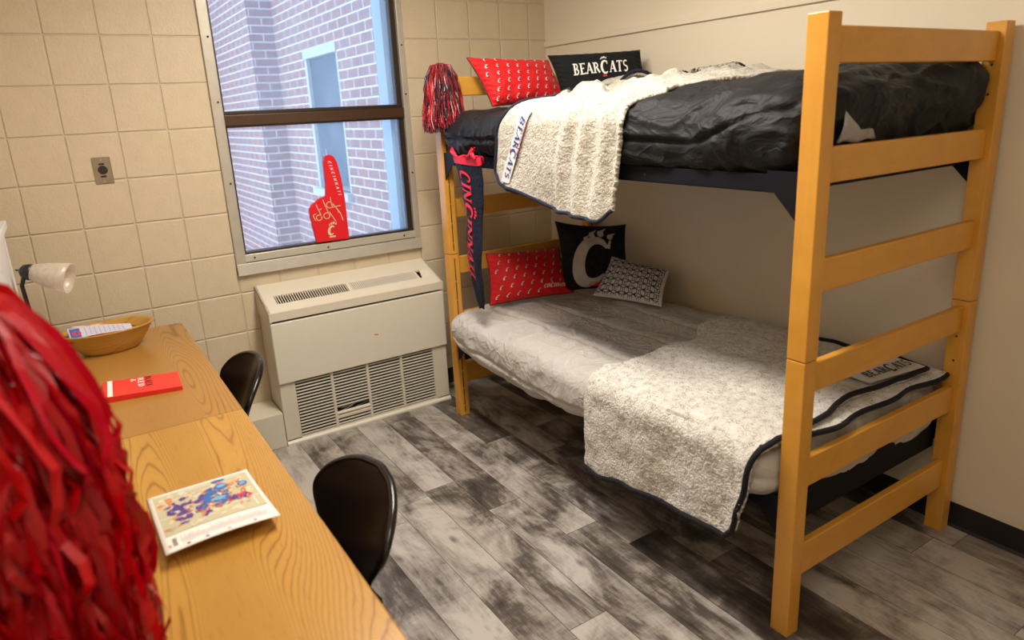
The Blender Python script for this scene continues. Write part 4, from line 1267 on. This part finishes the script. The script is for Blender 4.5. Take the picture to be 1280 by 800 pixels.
# ------------------------------------------------------------------ red booklet
rb = thing('booklet', 'narrow red booklet with a white stripe on the far desk', 'booklet', (.050, -1.055, DZ), 0)
c4 = [Vector((-.062, -1.135, 0)), Vector((.163, -1.175, 0)), Vector((.176, -.985, 0)), Vector((-.055, -.945, 0))]
c4 = [Vector((-.070, -1.128, 0)), Vector((.162, -1.168, 0)), Vector((.174, -.982, 0)), Vector((-.060, -.938, 0))]
ob = Vector((.050, -1.055, 0))
def bk(u, v, z): 
    p = (c4[0]*(1-u)+c4[1]*u)*(1-v)+(c4[3]*(1-u)+c4[2]*u)*v - ob
    return Vector((p.x, p.y, z))
b = MB()
b.add([bk(0,0,.0005), bk(1,0,.0005), bk(1,1,.0005), bk(0,1,.0005), bk(0,0,.020), bk(1,0,.014), bk(1,1,.008), bk(0,1,.012)], [(3,2,1,0),(4,5,6,7),(0,1,5,4),(1,2,6,5),(2,3,7,6),(3,0,4,7)], M['bookred']); b.build('cover', rb, bevel=.001)
def fb(x, y, off):
    z = (.020*(1-x)+.014*x)*(1-y)+(.012*(1-x)+.008*x)*y; return bk(x, y, z+off+.0006)
b = MB(); b.grid(lambda u, v: fb(.065+.065*u, v, 0), 2, 2, M['paper']); b.build('white_stripe', rb)
b = MB()
tx = lambda s: word(s, 0, .06)
q, _, w = tx('RED'); put(b, xf(q, .60/w, .455, .92, rot=-pi/2, sy=.075), M['paper'], fb, .0004)
q, _, w = tx('&'); put(b, xf(q, .22/w, .365, .92, rot=-pi/2, sy=.07), M['paper'], fb, .0004)
b.build('white_lettering', rb)
b = MB(); q, _, w = tx('BLACK'); put(b, xf(q, .66/w, .555, .95, rot=-pi/2, sy=.08), M['print_k'], fb, .0004); b.build('black_lettering', rb)

# ------------------------------------------------------------------ map sheet
ms = thing('campus_map', 'folded campus map sheet lifting off the near desk', 'map', (.09, -2.02, DZ))
mo = Vector((.09, -2.02, 0))
mc = [Vector((-.020, -2.205, 0)), Vector((.209, -2.200, 0)), Vector((.205, -1.885, 0)), Vector((-.024, -1.885, 0))]
def ms_f(x, y, off):
    u, v = x, y
    p = (mc[0]*(1-u)+mc[1]*u)*(1-v)+(mc[3]*(1-u)+mc[2]*u)*v-mo
    z = .003+.026*(1-v)**1.6+.006*sin(pi*u)*(1-v)
    return Vector((p.x, p.y, z+off))
b = MB(); b.grid(lambda u, v: ms_f(u, v, 0), 16, 16, M['paper']); b.build('sheet', ms, smooth=True, solid=.0012)
b = MB()
b.grid(lambda u, v: ms_f(.045+.925*u, .26+.70*v, .0010), 16, 12, M['mapgreen']); b.build('map_ground', ms, smooth=True)
b = MB(); rr = random.Random(5)
def blob(cx, cy, w_, h_, mat, off=.0022, rot=0, n=9):
    P = [(cx+w_*cos(a+rot)*(.85+.3*rr.random()), cy+h_*sin(a+rot)*(.85+.3*rr.random())) for a in [2*pi*i/n for i in range(n)]]
    put(b, [P], mat, ms_f, off)
def rect(cx, cy, w_, h_, mat, off=.0022, rot=0): put(b, xf([[(-w_, -h_), (w_, -h_), (w_, h_), (-w_, h_)]], 1, cx, cy, rot), mat, ms_f, off)
for (x0, y0, x1, y1) in ((.05, .55, .95, .60), (.12, .9, .30, .28), (.3, .93, .9, .93), (.88, .9, .9, .3), (.05, .82, .6, .86), (.3, .3, .7, .45), (.7, .45, .96, .48)): put(b, bar(x0, y0, x1, y1, .018, n=6), M['maproad'], ms_f, .0014)
for k in range(120): 
    rect(.08+.86*rr.random(), .32+.6*rr.random(), .012+.022*rr.random(), .010+.018*rr.random(), M[rr.choice(['maporange', 'mapcream', 'maproad', 'maporange', 'textgrey', 'mapcream'])], .0017, rr.random()*1)
for (x, y, w_, h_) in ((.50, .72, .07, .05), (.58, .75, .05, .045), (.50, .64, .05, .05), (.68, .82, .075, .05), (.67, .93, .07, .022), (.60, .60, .10, .055), (.58, .50, .05, .035), (.88, .76, .05, .045)): blob(x, y, w_, h_, M['mapblue'], rot=.4)
for (x, y, w_, h_) in ((.60, .61, .075, .035), (.68, .82, .05, .028), (.88, .76, .03, .028)): blob(x, y, w_, h_, M['mapltblue'], .0027)
for (x, y, w_, h_) in ((.22, .66, .06, .035), (.30, .80, .035, .03), (.24, .55, .05, .03), (.30, .47, .035, .05), (.40, .55, .03, .04), (.42, .67, .05, .03), (.24, .38, .05, .018), (.80, .54, .06, .035), (.72, .53, .04, .03), (.86, .55, .03, .02), (.15, .72, .03, .015)): blob(x, y, w_, h_, M['mappurple'])
for k in range(26):
    rect(.14+.34*rr.random(), .36+.42*rr.random(), .012+.02*rr.random(), .012+.018*rr.random(), M['mappurple'], .0024, rr.random())
    rect(.44+.26*rr.random(), .50+.36*rr.random(), .012+.022*rr.random(), .012+.02*rr.random(), M['mapblue'], .0025, .4)
    rect(.68+.22*rr.random(), .50+.08*rr.random(), .010+.014*rr.random(), .010+.012*rr.random(), M[rr.choice(['mappurple', 'bookred'])], .0026, rr.random())
for k in range(60): rect(.30+.60*rr.random(), .45+.4*rr.random(), .006+.008*rr.random(), .006+.008*rr.random(), M['maporange'], .0030, rr.random())
b.build('map_buildings', ms)
b = MB()
for k in range(44): put(b, bar(.16+.0175*k, .215-.06*rr.random(), .16+.0175*k, .06+.03*rr.random(), .004, n=1), M['textgrey'], ms_f, .0016)
for x, m_ in ((.20, 'mappurple'), (.36, 'mapblue'), (.55, 'maporange'), (.78, 'mapblue')): rect(x, .035, .014, .009, M[m_], .0018)
for k in range(5): put(b, bar(.085+.008*k, .07, .085+.008*k, .2, .003, n=1), M['print_k'], ms_f, .0016)
rect(.055, .09, .010, .014, M['bookred'], .0018)
b.build('index_text', ms)

# ------------------------------------------------------------------ chairs
def make_chair():
    c = thing('chair', '', 'chair', group='black shell chairs at the desks')
    # local frame: seat centre at origin, +X is the back side; shell back leans outwards
    def back(u, v):
        # u across (-1..1), v up
        hw = (.135+.09*sstep(0, .62, v))*sqrt(max(0, 1-max(0, (v-.45)/.55)**2.6)) if v < 1 else 0
        hw = max(hw, .012)
        y = u*hw
        x = .195+.085*v+.03*v*v-.040*(u*hw/.2)**2
        z = .47+.248*v
        return Vector((x, y, z))
    b = MB(); b.grid(lambda u, v: back(2*u-1, v), 30, 34, M['plasticblk']); b.build('backrest', c, smooth=True, solid=.018, off=0, weld=.0005, bevel=.004)
    rimp = [back(-1, i/40) for i in range(41)]+[back(1, 1-i/40) for i in range(41)]
    b = MB(); b.tube(rimp, .0115, M['plasticblk'], 10); b.build('back_rim', c, smooth=True)
    def seat(u, v):
        uu = 2*u-1; w_ = .215*(1-.10*v)
        return Vector((-.20+.40*v, uu*w_, .452+.014*uu*uu-.020*(1-v)**3-.010*sin(pi*v)))
    b = MB(); b.grid(seat, 20, 20, M['plasticblk']); b.build('seat', c, smooth=True, solid=.014)
    for sx, sy in ((-1, -1), (-1, 1), (1, -1), (1, 1)):
        b = MB(); b.tube([(.13*sx, .15*sy, .436), (.17*sx, .185*sy, .38), (.205*sx, .20*sy, .004)], .0105, M['chrome'], 10); b.build('leg', c, smooth=True)
    for sy in (-1, 1):
        b = MB(); b.tube([(.15, .15*sy, .438), (.185, .12*sy, .455), (.195, .09*sy, .50)], .007, M['steel'], 8); b.build('back_bracket', c, smooth=True)
    return c
def dup(root):
    c = root.copy(); COL.objects.link(c)
    for ch in list(root.children):
        k = ch.copy(); COL.objects.link(k); k.parent = c; k.matrix_parent_inverse = ch.matrix_parent_inverse
    return c
ch = make_chair(); ch.location = (.205, -2.02, 0); ch.rotation_euler.z = .04
ch['label'] = 'black plastic shell chair pushed under the near desk, closest to the camera'
c2 = dup(ch); c2.location = (.168, -.860, 0); c2.rotation_euler.z = .0
c2['label'] = 'black plastic shell chair pushed under the far desk beside the heater'

# ------------------------------------------------------------------ ceiling light (above the frame), plus an added fill fixture
for lx, ly, lab in ((1.0, -1.60, 'long fluorescent ceiling fixture over the middle of the room, nearer the window'), (.25, -3.55, 'unseen fill light fixture added on the ceiling behind the camera')):
  cl = thing('ceiling_light', lab, 'light', (lx, ly, ZC), group='ceiling fixtures')
  b = MB(); b.box((-.16, -.62, -.03), (.16, .62, 0), M['whitelam']); b.build('housing', cl, bevel=.004)
  b = MB(); b.box((-.145, -.60, -.065), (.145, .60, -.031), M['diffuser']); b.build('diffuser', cl, bevel=.008)

def area(name, loc, size, sy, power, col, rot):
    l = bpy.data.lights.new(name, 'AREA'); l.shape = 'RECTANGLE'; l.size = size; l.size_y = sy; l.energy = power; l.color = col
    o = bpy.data.objects.new(name, l); COL.objects.link(o); o.location = loc; o.rotation_euler = rot
    return o
area('ceiling_lamp_light', (1.0, -1.60, ZC-.075), .29, 1.2, 53, (1, .915, .80), (0, 0, 0))
area('added_fill_light', (.25, -3.55, ZC-.075), .29, 1.1, 11, (1, .915, .80), (0, 0, 0))  # fill lamp added behind the camera to brighten the near side
sun = bpy.data.lights.new('sun', 'SUN'); sun.energy = 2.2; sun.angle = .02; sun.color = (1, .95, .88)
so = bpy.data.objects.new('sun', sun); COL.objects.link(so); so.rotation_euler = Vector((1, .06, -.75)).to_track_quat('-Z', 'Y').to_euler()
w = bpy.data.worlds.new('sky'); SC.world = w; w.use_nodes = True
nt = w.node_tree; nt.nodes.clear()
o_w = nt.nodes.new('ShaderNodeOutputWorld'); bg = nt.nodes.new('ShaderNodeBackground')
bg.inputs[0].default_value = (.56, .75, 1, 1); bg.inputs[1].default_value = 2.9
nt.links.new(bg.outputs[0], o_w.inputs[0])

# ------------------------------------------------------------------ camera
cam = bpy.data.cameras.new('camera'); co = bpy.data.objects.new('camera', cam); COL.objects.link(co)
R_ = Vector((0.83339572, -0.55069229, -0.04679288)); U_ = Vector((0.18565626, 0.19920477, 0.96221059)); F_ = Vector((0.52056058, 0.81058958, -0.26825587))
mt = Matrix((( R_.x, U_.x, -F_.x, -.0647), (R_.y, U_.y, -F_.y, -3.6196), (R_.z, U_.z, -F_.z, 1.6191), (0, 0, 0, 1)))
co.matrix_world = mt
cam.sensor_width = 36; cam.lens = 868.5281/1280*36; cam.shift_x = -5.6226/1280; cam.shift_y = -22.9924/1280
cam.clip_start = .05
cam.dof.use_dof = True; cam.dof.focus_distance = 2.8; cam.dof.aperture_fstop = 2.3
SC.camera = co
SC.view_settings.view_transform = 'Standard'; SC.view_settings.look = 'None'
SC.view_settings.gamma = 1; SC.view_settings.use_curve_mapping = False
SC.view_settings.exposure = 0.0
try:
    SC.cycles.use_denoising = True; SC.cycles.denoiser = 'OPENIMAGEDENOISE'
    SC.cycles.max_bounces = 8; SC.cycles.diffuse_bounces = 5; SC.cycles.transparent_max_bounces = 12
    SC.cycles.sample_clamp_indirect = 6
except Exception: pass
